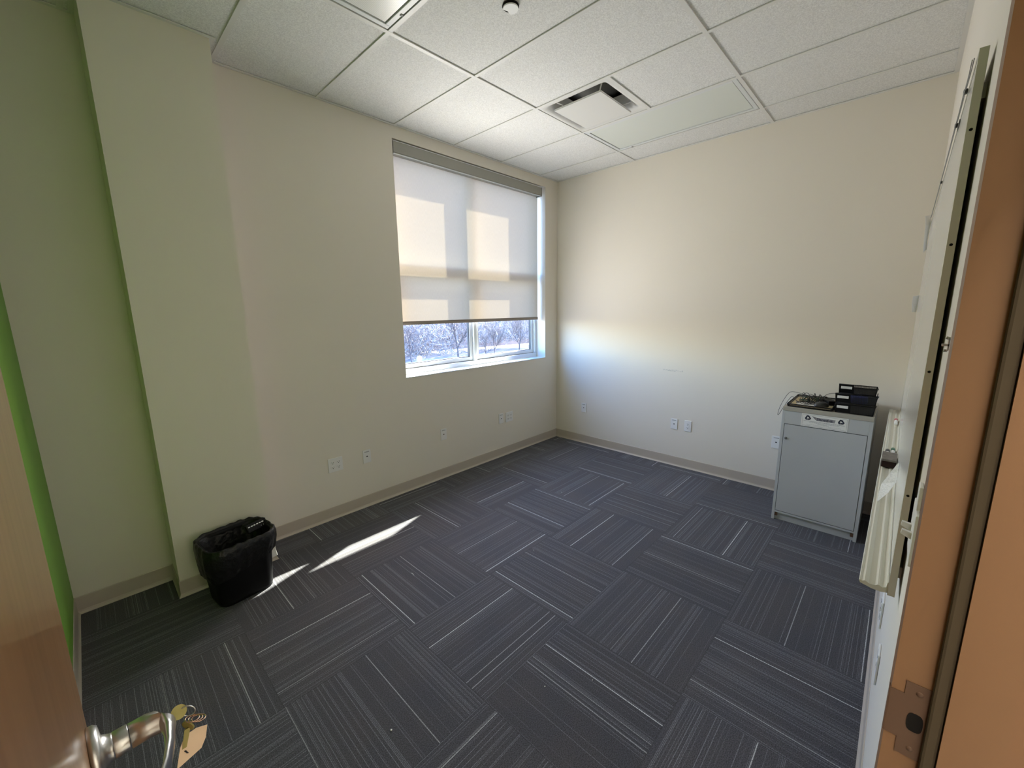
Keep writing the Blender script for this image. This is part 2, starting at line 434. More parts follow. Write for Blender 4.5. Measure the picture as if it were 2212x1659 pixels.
ST = 'structure'
# ================================================================= FLOOR
TS = .6015
TX0, TY0 = -3.775, -.25
LINES = [(-3.13,-1.15,'y',1),(-2.855,-1.15,'y',.5),(-2.34,-.5,'y',.8),(-1.7,-.655,'x',.9),(-1.79,-1.15,'y',1),(-1.43,-1.15,'y',.7),(-2.28,-1.125,'x',.45),
 (-2.28,-1.41,'x',1),(-2.525,-1.75,'y',1),(-2.24,-1.75,'y',.5),(-3.48,-1.05,'x',.9),(-2.88,-1.645,'x',1),(-2.88,-1.93,'x',.45),(-2.88,-1.97,'x',.55),
 (-2.76,-2.3,'y',1),(-3.41,-1.7,'y',.5),(-3.48,-1.36,'x',.4),(-3.535,-.6,'y',.8),(-3.14,-.15,'y',.8),(-1.43,-.15,'y',.8),(-.48,-.48,'x',.6),
 (-1.07,-1.4,'x',.9),(-1.67,-1.64,'x',1),(-1.07,-1.135,'x',.45),(-.72,-1.15,'y',.9),(-.48,-1.81,'x',.7),(-.72,-2.3,'y',.7),(-1.01,-1.75,'y',.5),
 (-1.415,-2.3,'y',1),(-1.07,-2.46,'x',1),(-1.67,-1.97,'x',.55),(-1.07,-2.125,'x',.45),(-2.27,-2.42,'x',.5),(-2.145,-2.9,'y',1),(-1.67,-2.925,'x',.5),
 (-1.67,-3.215,'x',.9),(-1.685,-2.3,'y',.5),(-2.47,-2.8,'y',.5),(-1.0,-2.9,'y',.35),(-.48,-3.07,'x',.7),(-.1,-2.1,'x',.7),(-.1,-1.4,'x',.7),
 (-.45,-1.15,'y',.5),(-3.865,-1.15,'y',.55),(-3.3,-2.13,'x',.6),(-3.77,-1.6,'y',.3),(-2.9,-2.45,'y',.5),(-3.02,-2.95,'x',.7),(-2.86,-2.5,'y',.4)]
def build_floor():
    rnd = random.Random(4)
    b = bmesh.new(); info = []
    xs = [XL-.1] + [TX0+TS*i for i in range(-0, 7)] + [.05]
    ys = [.05] + [TY0-TS*j for j in range(0, 5)] + [YR-.07]
    for i in range(len(xs)-1):
        for j in range(len(ys)-1):
            x0, x1, y0, y1 = xs[i], xs[i+1], ys[j], ys[j+1]
            vs = [b.verts.new(v) for v in ((x0,y1,0),(x1,y1,0),(x1,y0,0),(x0,y0,0))]
            b.faces.new(vs); info.append((i-1, j-1, (x0+x1)/2, (y0+y1)/2, x0, x1, y1, y0))
    me = bpy.data.meshes.new('floor'); b.to_mesh(me); b.free(); me.materials.append(M['carpet'])
    KS = ('swap','seed','tone','b1','b2','b3','s1','s2','s3')
    for k in KS: me.attributes.new(k, 'FLOAT', 'FACE')
    at = {k: me.attributes[k] for k in KS}
    for f, (i, j, cx, cyy, x0, x1, y0, y1) in enumerate(info):
        sw = (i+j) % 2
        at['swap'].data[f].value = float(sw); at['seed'].data[f].value = float(rnd.randint(1, 400)); at['tone'].data[f].value = rnd.uniform(.88, 1.12)
        ls = [l for l in LINES if x0 < l[0] < x1 and y0 < l[1] < y1 and (l[2] == 'x') == bool(sw)]
        ls = [((l[1] if sw else l[0]), l[3]) for l in ls][:3]
        lo, hi = (y0, y1) if sw else (x0, x1)
        if not ls: ls = [(rnd.uniform(lo+.04, hi-.04), .8 if not (cx < -3.1 and cyy > -1.6) else .12)]
        if len(ls) < 2: ls.append((rnd.uniform(lo+.04, hi-.04), .22))
        while len(ls) < 3: ls.append((0, 0))
        for k, (bb, ss) in enumerate(ls):
            at['b%d' % (k+1)].data[f].value = bb; at['s%d' % (k+1)].data[f].value = ss
    o = bpy.data.objects.new('floor', me); C.objects.link(o); o['kind'] = ST
    o['label'] = 'charcoal striped carpet tiles laid quarter-turned'
build_floor()
world('floor_base', MB().box(XL-.3, YR-.07, -.2, .3, .3, -.004), M['dark'], kind=ST)

# ================================================================= WALLS
b = MB()
TOP = H+.25
# window wall with its opening, 0.28 thick
b.box(XL-.15, 0, 0, WX0, .265, TOP).box(WX1, 0, 0, .15, .265, TOP).box(WX0, 0, 0, WX1, .265, WZ0).box(WX0, 0, WZ1, WX1, .265, TOP)
world('wall_window', b, M['wall'], kind=ST)
world('wall_far', MB().box(0, YR-.13, 0, .15, 0, TOP), M['wall_far'], kind=ST)
world('wall_column', MB().box(COLX0, COLY, 0, COLX1, 0, TOP), M['wall'], kind=ST)
b = MB()
FH = 2.16
b.box(JX+.02, YR-WT, 0, 0, YR, TOP).box(HX-.02, YR-WT, FH, JX+.02, YR, TOP).box(XL, YR-WT, 0, HX-.02, YR, TOP)
world('wall_right', b, M['wall'], kind=ST)
world('wall_left', MB().box(XL-.15, YR-WT, 0, XL, 0, TOP), M['green'], kind=ST)
# corridor behind the doorway
world('wall_corridor', MB().box(-5.6, -5.4, 0, .2, -5.25, 2.9).box(-5.7, -5.4, 0, -5.6, YR-WT, 2.9).box(.2, -5.4, 0, .3, YR-WT, 2.9).box(-5.6, YR-WT-.02, 0, XL-.15, YR-WT+.1, 2.9), M['carton'], kind=ST)
world('ceiling_corridor', MB().box(-5.7, -5.4, 2.7, .3, YR-WT, 2.8), M['tile'], kind=ST)
world('floor_corridor', MB().box(-5.7, -5.4, -.2, .3, YR-.07, 0), mat('pale_bounce_floor', (.62, .60, .55), .4), kind=ST)  # unseen floor, coloured pale to bounce lamp light up into the room

# ---- cove baseboards (profile: distance from wall, height)
CP = [(0, 0), (.014, 0), (.013, .004), (.007, .012), (.0045, .022), (.004, .098), (.0025, .1015), (0, .102)]
def baseboard(name, pts, mat_):
    """pts: list of plan points with the room on the left-hand side of travel"""
    b = MB(); P = [Vector((*p, 0)) for p in pts]; R = []
    n = len(P)
    for i, p in enumerate(P):
        d0 = (P[i]-P[i-1]).normalized() if i else (P[1]-P[0]).normalized()
        d1 = (P[i+1]-P[i]).normalized() if i < n-1 else d0
        n0 = Vector((-d0.y, d0.x, 0)); n1 = Vector((-d1.y, d1.x, 0))
        m = (n0+n1); m = m/ (1+n0.dot(n1)) if (1+n0.dot(n1)) > 1e-6 else n0
        R.append([tuple(p + m*(d+.0003) + Vector((0, 0, z+.0005))) for d, z in CP])
    b.rings(R, smooth=False, cap0=True, cap1=True)
    world(name, b, mat_, kind=ST)
baseboard('baseboard_window', [(0, 0), (COLX1, 0)], M['base'])
baseboard('baseboard_column', [(COLX1, 0), (COLX1, COLY), (COLX0, COLY), (COLX0, 0)], M['base'])
baseboard('baseboard_recess', [(COLX0, 0), (XL, 0), ], M['base'])
baseboard('baseboard_left', [(XL, 0), (XL, YR)], M['base'])
baseboard('baseboard_far', [(0, YR), (0, 0)], M['base'])
baseboard('baseboard_right', [(JX+.055, YR), (0, YR)], M['base'])

# ================================================================= CEILING
as_ = [0.0] + [AX-G*k for k in range(0, 7)] + [XL]
bs_ = [0.0, BY, BY-2*G, YR]
TB = .012
def build_ceiling():
    b = MB(); zt = H+.006
    skip = {(1, 1), (5, 1)}   # light bays (between as_[1],as_[2]) and (as_[5],as_[6])
    for i in range(len(as_)-1):
        x1, x0 = as_[i], as_[i+1]
        if x1-x0 < .02: continue
        for j in range(3):
            y1, y0 = bs_[j], bs_[j+1]
            if (i, j) in skip: continue
            cells = [(y0, y1)]
            if (i, j) == (2, 1): cells = [(y0, y1-G)]
            for (a, c) in cells:
                b.box(x0+.006, a+.006, zt, x1-.006, c-.006, zt+.018)
    world('ceiling', b, M['tile'], kind=ST)
    # dark plenum slab over the tiles
    world('ceiling_deck', MB().box(XL, YR, H+.22, 0, 0, H+.25), M['throat'], kind=ST)
    t = MB()
    for x in as_[1:-1]:
        for j in range(3):
            ma, mb_ = (.0222 if j == 2 else .012), (.0222 if j == 0 else .012)
            t.box(x-TB, bs_[j+1]+ma, H-.001, x+TB, bs_[j]-mb_, H+.004)
            t.box(x-.002, bs_[j+1]+.012, H+.004, x+.002, bs_[j]-.012, H+.04)
    for y in bs_[1:-1]:
        t.box(XL, y-TB, H-.0015, 0, y+TB, H+.004); t.box(XL, y-.002, H+.004, 0, y+.002, H+.04)
    t.box(as_[3]+TB, BY-G-TB, H-.001, as_[2]-TB, BY-G+TB, H+.004)
    world('trim_1', t, M['tbar'], kind=ST, label='white ceiling grid bars')
    w = MB(); a = .022; z0, z1 = H-.001, H+.003
    w.box(COLX1, 0, H-.001, 0, -.0015, H+.03)
    for k, (xa, ya, xb, yb) in enumerate(((COLX1, -a, 0, 0), (-a, YR, 0, -a), (COLX1, YR, -a, YR+a), (XL, YR, COLX1, YR+a), (XL, YR+a, XL+a, 0), (COLX0, COLY-a, COLX1, COLY), (XL+a, -a, COLX0-a, 0), (COLX1, COLY-a, COLX1+a, -a), (COLX0-a, COLY-a, COLX0, 0))):
        w.box(xa, ya, z0, xb, yb, z1)
    world('trim_2', w, M['tbar'], kind=ST, label='white metal angle along the tops of the walls')
build_ceiling()

# ---- two recessed light fixtures
def light(name, x0, x1, lens, label):
    y0, y1 = BY-2*G+TB, BY-TB; x0 += TB; x1 -= TB
    cx, cyy = (x0+x1)/2, (y0+y1)/2
    r = root(name, (cx, cyy, H), label, 'ceiling light', 'recessed ceiling lights')
    hx, hy = (x1-x0)/2, (y1-y0)/2
    b = MB(); g = .006; f = .028; z0, z1 = .001, .012
    for (a0, c0, a1, c1) in ((-hx+g, -hy+g, hx-g, -hy+g+f), (-hx+g, hy-g-f, hx-g, hy-g), (-hx+g, -hy+g+f, -hx+g+f, hy-g-f), (hx-g-f, -hy+g+f, hx-g, hy-g-f)):
        b.box(a0, c0, z0, a1, c1, z1, .002)
    local('frame', b, M['frame_white'], r)
    q = g+f+.006
    local('lens', MB().box(-hx+q, -hy+q, .006, hx-q, hy-q, .010), lens, r)
    h = MB().box(-hx, -hy, .1, hx, hy, .11)
    h.box(-hx, -hy, .012, -hx+.002, hy, .1).box(hx-.002, -hy, .012, hx, hy, .1).box(-hx, -hy, .012, hx, -hy+.002, .1).box(-hx, hy-.002, .012, hx, hy, .1)
    local('housing', h, M['throat'], r)
    local('latch', MB().box(hx-g-.012, hy-.16, -.002, hx-g+.002, hy-.145, .004, .001), M['throat'], r)
    return r
light('ceiling_light', AX-5*G+G*0, AX-4*G, M['lens'], 'recessed ceiling light with ribbed prismatic lens, at the top edge of the photo')
light('ceiling_light', AX-G, AX, M['lens_flat'], 'recessed ceiling light with smooth milky lens beside the air diffuser')

# ---- air diffuser
def diffuser():
    cx, cyy = (as_[2]+as_[3])/2, BY-G/2
    r = root('air_diffuser', (cx, cyy, H), 'square white ceiling air diffuser with a flat centre plate over a dark throat', 'air vent')
    h = G/2-TB-.001
    def rr(hs, rad, z, n=6):
        pts = []
        for qx, qy, a0 in ((1, 1, 0), (-1, 1, 90), (-1, -1, 180), (1, -1, 270)):
            for k in range(n+1):
                a = math.radians(a0+90*k/n); pts.append((qx*(hs-rad)+rad*math.cos(a), qy*(hs-rad)+rad*math.sin(a), z))
        return pts
    b = MB().rings([rr(h, .004, .003), rr(h-.012, .01, .002), rr(h-.030, .03, .006), rr(h-.055, .05, .030), rr(h-.075, .06, .075), rr(h-.10, .07, .12)], smooth=True)
    local('frame', b, M['diff'], r)
    local('back_pan', MB().lathe([(.001, .150), (.30, .150), (.30, .152), (.001, .152)], n=24), M['throat'], r)
    p = MB(); PX, PY, PZ = .216, .200, -.018; p.box(-PX, -PY, PZ, PX, PY, PZ+.0015, .0005)
    p.box(-PX, -PY, PZ, -PX+.002, PY, PZ+.010).box(PX-.002, -PY, PZ, PX, PY, PZ+.010).box(-PX, -PY, PZ, PX, -PY+.002, PZ+.010).box(-PX, PY-.002, PZ, PX, PY, PZ+.010)
    local('face_plate', p, M['diff'], r)
    for sx, sy in ((.16, .16), (-.16, .16), (.16, -.16), (-.16, -.16)):
        local('hanger_clip', MB().tube([(sx, sy, -.014), (sx, sy, .03), (sx*1.25, sy*1.25, .05)], .005, 6).box(sx-.012, sy-.004, -.0163, sx+.012, sy+.004, .012), M['plate'], r)
diffuser()
r = root('sprinkler_cover', (-2.459, -1.583, H), 'small round white cap on the ceiling tile with a chipped edge', 'sprinkler cap')
local('ring', MB().lathe([(.024, -.001), (.0405, -.002), (.042, .001), (.041, .004), (.024, .004)], n=40), M['dark'], r)
pts = []
for k in range(40):
    a = 2*math.pi*k/40; rad = .038
    dv = Vector((math.cos(a), math.sin(a)))
    ang = math.degrees(a) % 360
    if 45 < ang < 135: rad -= .018*math.sin(math.pi*(ang-45)/90)
    pts.append((rad*dv.x, rad*dv.y))
local('cap', MB().prism(pts, -.012, -.006), mat('bright_white_cap', (.9, .9, .9), .4), r)

# ================================================================= WINDOW
def window():
    r = root('window_1', (WX0, 0, WZ0), None, None, kind=ST)
    fy0, fy1 = .134, .208
    x0, x1, z0, z1 = WX0+.001, WX1-.001, WZ0+.001, WZ1-.001
    xm, zt = -1.250, 2.045
    wpart('sill', MB().box(x0, -.004, WZ0-.004, x1, fy0, WZ0+.006, .002), M['frame_white'], r, label='white window sill')
    b = MB(); w = .045
    b.box(x0, fy0, z0+.006, x1, fy1, z0+w+.01, .003).box(x0, fy0, z1-w, x1, fy1, z1, .003)
    b.box(x0, fy0, z0+w+.01, x0+w, fy1, z1-w, .002).box(x1-w, fy0, z0+w+.01, x1, fy1, z1-w, .002)
    b.box(xm-.020, fy0-.004, z0+w+.01, xm+.020, fy1+.002, z1-w, .002)
    b.box(x0+w, fy0, zt-.022, xm-.020, fy1, zt+.022, .002).box(xm+.020, fy0, zt-.022, x1-w, fy1, zt+.022, .002)
    wpart('window_frame', b, M['frame_white'], r)
    for (a, c) in ((x0+w, xm-.020), (xm+.020, x1-w)):
        lo, hi = z0+w+.01, zt-.022; s = .038; g = .005
        b = MB(); A, Cc, L, Hh2 = a+g, c-g, lo+g, hi-g; y0, y1 = fy0+.020, fy1-.02
        b.box(A, y0, L, Cc, y1, L+s, .002).box(A, y0, Hh2-s, Cc, y1, Hh2, .002).box(A, y0, L+s, A+s, y1, Hh2-s, .002).box(Cc-s, y0, L+s, Cc, y1, Hh2-s, .002)
        sash = wpart('sash', b, M['frame_white'], r)
        gk = MB(); e = .007
        gk.box(A+s, y0+.006, L+s, A+s+e, y1-.004, Hh2-s).box(Cc-s-e, y0+.006, L+s, Cc-s, y1-.004, Hh2-s).box(A+s, y0+.006, L+s, Cc-s, y1-.004, L+s+e)
        gk.box(a, y0+.008, lo, a+g, y1-.01, hi).box(c-g, y0+.008, lo, c, y1-.01, hi).box(a, y0+.008, lo, c, y1-.01, lo+g)
        wpart('gasket', gk, M['gasket'], sash)
        wpart('pane', MB().box(A+s, fy0+.05, L+s, Cc-s, fy0+.056, Hh2-s), M['glass'], sash)
        wpart('upper_pane', MB().box(a, fy0+.05, zt+.022, c, fy0+.056, z1-w), M['glass'], r)
window()

# ---- roller shade
def shade():
    r = root('roller_shade', (-1.24, .05, 3.02), 'beige translucent roller shade pulled two thirds down in the window', 'window shade')
    x0, x1 = -2.188, -.288
    prof = [(.006, 3.012), (.012, 3.020), (.100, 3.020), (.100, 2.93), (.030, 2.924), (.012, 2.926), (.006, 2.932)]
    wpart('cassette', MB().prism(prof, x0+.004, x1-.008, 'x'), M['cassette'], r)
    wpart('cassette_trim', MB().box(x0, .003, 3.0135, x1-.01, .012, 3.019, .001).box(x0+.004, .008, 2.919, x1-.012, .02, 2.925, .001), M['frame_white'], r)
    ec = [(.002, 3.008), (.010, 3.022), (.105, 3.022), (.105, 2.921), (.034, 2.916), (.010, 2.918), (.002, 2.93)]
    wpart('end_cap', MB().prism(ec, x1-.008, x1, 'x'), M['cassette'], r)
    wpart('end_cap', MB().prism(ec, x0, x0+.004, 'x'), M['cassette'], r)
    f = MB(); n = 24; fx0, fx1 = -2.176, -.274; Y = .088
    R = [[(fx0, Y, 2.94-(2.94-1.545)*k/n), (fx1, Y, 2.94-(2.94-1.545)*k/n)] for k in range(n+1)]
    vs = [[f.b.verts.new(v) for v in q] for q in R]
    for A, B in zip(vs, vs[1:]): f.b.faces.new((A[0], A[1], B[1], B[0]))
    wpart('fabric', f, M['fabric'], r)
    wpart('hem_bar', MB().box(fx0, Y-.008, 1.524, fx1, Y+.008, 1.550, .003).box(fx0, Y-.0085, 1.550, fx1, Y-.002, 1.557), M['hem'], r)
shade()

# ================================================================= WALL PLATES
def plate_base(b, w, h=.114):
    b.box(-w/2, .0005, -h/2, w/2, .0065, h/2, .002); return b
def data_plate(label, group):
    r = root('data_plate', (0, 0, 0), label, 'wall plate', group)
    local('plate', plate_base(MB(), .070), M['plate'], r)
    local('label_strip', MB().box(-.021, .0065, .036, .021, .0072, .044), M['plate_gray'], r)
    local('jack', MB().box(-.0055, .0065, -.005, .0055, .0072, .005), M['dark'], r)
    local('jack_surround', MB().box(-.011, .0065, -.014, .011, .0069, .014), M['plate'], r)
    return r
def recept(r, cx, cz):
    pts = []
    for k in range(24):
        a = 2*math.pi*k/24; x, z = .0172*math.cos(a), .0172*math.sin(a); pts.append((cx+x, cz+max(-.0135, min(.0135, z))))
    p = local('receptacle', MB().prism([(x, z) for x, z in pts], .0063, .0085, 'y'), M['plate'], r)
    s = MB(); s.box(cx-.0075, .0084, cz-.001, cx-.0050, .0090, cz+.008).box(cx+.0050, .0084, cz+.0005, cx+.0075, .0090, cz+.007)
    s.box(cx-.0028, .0084, cz-.0095, cx+.0028, .0090, cz-.0045)
    local('slots', s, M['dark'], p)
def power_plate(label, group, cols):
    w = .070 if cols == 1 else .116
    r = root('power_outlet', (0, 0, 0), label, 'power outlet', group)
    local('plate', plate_base(MB(), w), M['plate'], r)
    for c in ([0] if cols == 1 else [-.023, .023]):
        for z in (-.0195, .0195): recept(r, c, z)
    return r
ZP = .449
q4 = power_plate('white double-width power outlet low on the window wall, left one near the trash can', 'power outlets', 2)
q4.location = (-2.890, 0, ZP); q4.rotation_euler = (0, 0, math.pi)
dup(q4, (-.888, 0, ZP-.008), math.pi, label='white double-width power outlet on the window wall, nearest the room corner')
q1 = power_plate('white single power outlet on the far wall beside a data plate', 'power outlets', 1)
q1.location = (0, -1.686, ZP+.005); q1.rotation_euler = (0, 0, math.pi/2)
d0 = data_plate('white data plate on the window wall, between the left power outlet and the window', 'data plates')
d0.location = (-2.624, 0, ZP-.004); d0.rotation_euler = (0, 0, math.pi)
dup(d0, (-1.82, 0, ZP), math.pi, label='white data plate standing alone under the window')
dup(d0, (-1.02, 0, ZP-.004), math.pi, label='white data plate touching the power outlet under the right side of the window')
dup(d0, (0, -.427, ZP), math.pi/2, label='white data plate on the far wall nearest the window corner')
dup(d0, (0, -1.546, ZP+.003), math.pi/2, label='white data plate left of the single power outlet on the far wall')
dup(d0, (0, -2.462, ZP+.004), math.pi/2, label='white data plate on the far wall half hidden behind the grey cabinet')
dup(q4, (-2.083, YR, ZP), 0, label='white double-width power outlet low on the right wall under the whiteboard, seen edge-on')
dup(d0, (-2.440, YR, ZP), 0, label='white data plate low on the right wall, seen edge-on nearest the doorway')
# light switch by the door frame
r = root('light_switch', (-2.968, YR, 1.168), 'white two-gang light switch on the wall beside the door frame', 'light switch')
local('plate', MB().box(-.058, .0005, -.057, .058, .0065, .057, .002), M['plate'], r)
for x in (-.023, .023):
    local('toggle', MB().hexa([(x-.005, .006, -.009), (x+.005, .006, -.009), (x+.004, .023, -.001), (x-.004, .023, -.001), (x-.005, .006, .006), (x+.005, .006, .006), (x+.004, .022, .009), (x-.004, .022, .009)]), M['plate'], r)
r = root('cover_plate', (-2.99, YR, 1.256), 'narrow white cover just above the light switch', 'cover plate')
local('cover', MB().box(-.02, .0005, -.026, .02, .007, .026, .002), M['plate'], r)
r = root('wall_bracket', (-2.975, YR, 1.572), 'tiny dark metal bracket screwed to the wall between whiteboard and door frame', 'bracket')
local('bracket', MB().box(-.008, .0005, -.012, .008, .002, .012).box(-.008, .0005, -.003, .008, .010, .001).tube([(-.010, .001, .012), (-.010, .006, .014)], .003, 6).tube([(.010, .001, -.013), (.010, .006, -.013)], .003, 6), M['screw'], r)

# ================================================================= DOOR
# frame
b = MB()
y0, y1, yr = YR+.016, YR-WT-.016, YR+.016-.061
# strike jamb: rabbet then stop, casing returns
prof = [(JX, y0), (JX+.05, y0), (JX+.05, YR+.0005), (JX+.02, YR+.0005), (JX+.02, y1), (JX, y1), (JX, yr-.06), (JX-.016, yr-.06), (JX-.016, yr), (JX, yr)]
b.prism(prof, 0.0005, FH-.02)
prof2 = [(2*((JX+HX)/2)-x, y) for x, y in prof]
b.prism(prof2, 0.0005, FH-.02)
b.prism([(y0, 2.135), (y0, 2.185), (YR+.0005, 2.185), (YR+.0005, FH-.001), (y1, FH-.001), (y1, 2.135), (yr-.06, 2.135), (yr-.06, 2.119), (yr, 2.119), (yr, 2.135)], HX-.05, JX+.05, 'x')
fr = world('trim_3', b, M['jamb'], kind=ST, label='tan painted metal door frame')
# strike plate on the rabbet
sy0, sy1 = -3.2405, -3.2745
SC = .997
sp = MB()
pl_ = [(-3.2425, SC-.068), (-3.2755, SC-.068), (-3.2755, SC+.066), (-3.2425, SC+.066), (-3.2425, SC+.042), (-3.2265, SC+.042), (-3.2265, SC-.040), (-3.2425, SC-.040)]
sp.prism(pl_, JX-.0015, JX-.0003, 'x')
sp.box(JX-.001, -3.2265, SC-.040, JX+.009, -3.2250, SC+.042)
st = local('strike_plate', sp, M['strike'], fr, label='brown strike plate with dark latch hole')
hole = MB(); hp = []
for k in range(20):
    a = 2*math.pi*k/20; c_, s_ = math.cos(a), math.sin(a)
    hp.append((-3.259+.0095*(abs(c_)**.6)*(1 if c_ > 0 else -1), SC-.002+.0165*(abs(s_)**.7)*(1 if s_ > 0 else -1)))
local('latch_hole', hole.prism(hp, JX-.0022, JX-.0012, 'x'), M['dark'], st)
for z in (SC+.051, SC-.052):
    local('screw', MB().lathe([(.0005, -.0022), (.004, -.0020), (.0048, -.0012), (.0048, -.0010)], (JX, -3.259, z), 'x', 14), M['strike'], st)
# rubber seal along the stop
local('door_seal', MB().box(JX-.012, yr+.0002, .01, JX-.0002, yr+.017, 2.11, .004), M['seal'], fr, label='dark rubber seal')
# leaf, hinged on the left jamb and standing open against the green wall
TH = math.radians(2.5)
leaf = root('door_1', (HX, YR+.008, 0), None, None, kind=ST, rz=TH)
lw, lt, lh = .908, .045, 2.125
local('door_leaf', MB().box(0, .003, .008, lt, lw, lh, .0015), M['wood'], leaf, label='varnished wooden door leaf')
for z in (.25, 1.06, 1.87):
    local('hinge', MB().tube([(0, -.004, z-.057), (0, -.004, z+.057)], .0065, 10).box(0, -.0, z-.057, .03, .003, z+.057), M['chrome'], leaf)
HZ = 1.021; HY = lw-.070
b = MB().lathe([(.0415, lt+.0003), (.0415, lt+.007), (.038, lt+.0115), (.023, lt+.0135), (.0185, lt+.022), (.0185, lt+.024)], (0, HY, HZ), 'x', 40)
lev = local('lever_handle', b, M['chrome'], leaf)
local('spindle', MB().lathe([(.0175, lt+.022), (.0186, lt+.026), (.0186, lt+.040), (.0178, lt+.0412)], (0, HY, HZ), 'x', 36), M['chrome'], lev)
# grip: round shank that widens into a blade returning toward the hinges
R = []
def ell(c, u, v, ru, rv, n=20):
    return [tuple(Vector(c) + Vector(u)*ru*math.cos(2*math.pi*k/n) + Vector(v)*rv*math.sin(2*math.pi*k/n)) for k in range(n)]
for x_, y_, d_, ru, rv in ((.0420, 0, (0, 1, 0), .0178, .0178), (.062, 0, (0, 1, 0), .0180, .0178), (.076, -.004, (-.35, .94, 0), .0180, .0176), (.083, -.016, (-.85, .5, 0), .0125, .0170), (.083, -.035, (-1, .05, 0), .0070, .0160), (.079, -.065, (-1, -.1, 0), .0058, .0148), (.071, -.095, (-.96, -.25, 0), .0053, .0135), (.061, -.118, (-.93, -.35, 0), .0045, .0115), (.059, -.123, (-.93, -.35, 0), .0025, .0075)):
    R.append(ell((lt+x_, HY+y_, HZ), d_, (0, 0, 1), ru, rv))
local('grip', MB().rings(R, cap0=True, cap1=True), M['chrome'], lev)
local('latch_bolt', MB().box(.014, lw, HZ-.010, .028, lw+.010, HZ+.012, .002), M['chrome'], leaf)

# keys hanging from the lever lock
K = Vector((-4.1425, -2.392, 1.012))
kr = root('key_bunch', tuple(K), 'brass key in the door lever with rings and a beige paper tag', 'keys')
def disc(c, nrm, rad, th, n=24, hole_=0):
    c = Vector(c); nrm = Vector(nrm).normalized(); u = nrm.orthogonal().normalized(); v = nrm.cross(u)
    b = MB()
    if not hole_:
        b.rings([[tuple(c+nrm*h+rad*(u*math.cos(2*math.pi*k/n)+v*math.sin(2*math.pi*k/n))) for k in range(n)] for h in (-th/2, th/2)], smooth=False, cap0=True, cap1=True)
    else:
        pts = [c+rad*(u*math.cos(2*math.pi*k/n)+v*math.sin(2*math.pi*k/n)) for k in range(n+1)]
        b.tube(pts, th/2, 6, caps=False)
    return b
kb = disc((.0165, 0, .002), (0, -.8, .6), .0105, .0022)
kb.box(-.001, -.0011, -.0035, .010, .0011, .0035)
local('key', kb, M['brass'], kr, label='brass key in the lock')
local('key_ring', disc((.0275, -.002, -.003), (.5, .8, .1), .0105, .0016, hole_=1), M['chrome'], kr)
k2 = disc((.0245, -.006, -.026), (.75, .6, .2), .010, .002); k2.hexa([(.012,-.007,-.062),(.018,-.007,-.062),(.018,-.005,-.062),(.012,-.005,-.062),(.019,-.007,-.030),(.027,-.007,-.030),(.027,-.005,-.030),(.019,-.005,-.030)])
local('spare_key', k2, M['brass'], kr)
for k in range(3):
    local('key_ring', disc((.031+.004*k, -.004, -.019-.003*k), (.3, .12, .94), .0095, .0017, hole_=1), mat('copper_ring', (.5, .33, .24), .25, metal=1) if k == 0 else bpy.data.materials['copper_ring'], kr)
tg = MB(); tp = [(.048, -.004, -.047), (.0435, -.006, -.066), (.0355, -.008, -.079), (.0015, -.010, -.089), (.010, -.006, -.058), (.018, -.003, -.044), (.034, -.002, -.043)]
n_ = Vector((.1, .95, .25)).normalized()*.0008
tg._add(tp + [tuple(Vector(p)+n_) for p in tp], [tuple(range(7)), tuple(range(13, 6, -1))] + [(i, (i+1) % 7, 7+(i+1) % 7, 7+i) for i in range(7)])
t_ = local('tag', tg, M['tag'], kr, label='beige paper tag with dark marks')
mk = MB(); mk.hexa([(.0165,-.0080,-.0715),(.0190,-.0080,-.0730),(.0190,-.0092,-.0730),(.0165,-.0092,-.0715),(.0140,-.0078,-.0655),(.0165,-.0078,-.0665),(.0165,-.0090,-.0665),(.0140,-.0090,-.0655)])
local('ink_mark', mk, M['ink'], t_)

# ================================================================= WHITEBOARD
BX0, BX1, BZ0, BZ1 = -2.84, -.40, .930, 2.150
BF, BB = -3.2205, -3.2345
wb = root('whiteboard', (BX0, BB, BZ0), 'long whiteboard with aluminium edge and pen tray on the right wall', 'whiteboard')
wpart('writing_panel', MB().box(BX0+.010, BB+.001, BZ0+.01, BX1-.01, BF-.0006, BZ1-.01), M['board'], wb)
b = MB(); b.box(BX0, BB, BZ0, BX0+.012, BF, BZ1, .0008).box(BX1-.012, BB, BZ0, BX1, BF, BZ1, .0008).box(BX0+.012, BB, BZ1-.012, BX1-.012, BF, BZ1).box(BX0+.012, BB, BZ0, BX1-.012, BF, BZ0+.012)
wpart('edge_frame', b, M['alu'], wb)
wpart('mounting_cleat', MB().box(BX0+.05, YR+.0005, BZ1-.08, BX1-.05, BB, BZ1-.05).box(BX0+.05, YR+.0005, BZ0+.03, BX1-.05, BB, BZ0+.06), M['alu'], wb)
tp = [(BF, .962), (BF+.002, .962), (BF+.0035, .948), (BF+.010, .9445), (BF+.016, .9475), (BF+.0195, .9475), (BF+.024, .9435), (BF+.036, .943), (BF+.041, .946), (BF+.045, .9475), (BF+.050, .9445), (BF+.0545, .9465), (BF+.056, .944), (BF+.053, .938), (BF+.030, .932), (BF+.012, .931), (BF, .934)]
wpart('pen_tray', MB().prism(tp, BX0+.004, BX1-.004, 'x'), M['tray'], wb)
for z in (2.0, 1.775, 1.50, 1.2):
    wpart('screw', MB().lathe([(.0003, BX0-.0012), (.0028, BX0-.0010), (.0030, BX0+.0005)], (0, (BF+BB)/2, z), 'x', 12), M['dark'], wb)
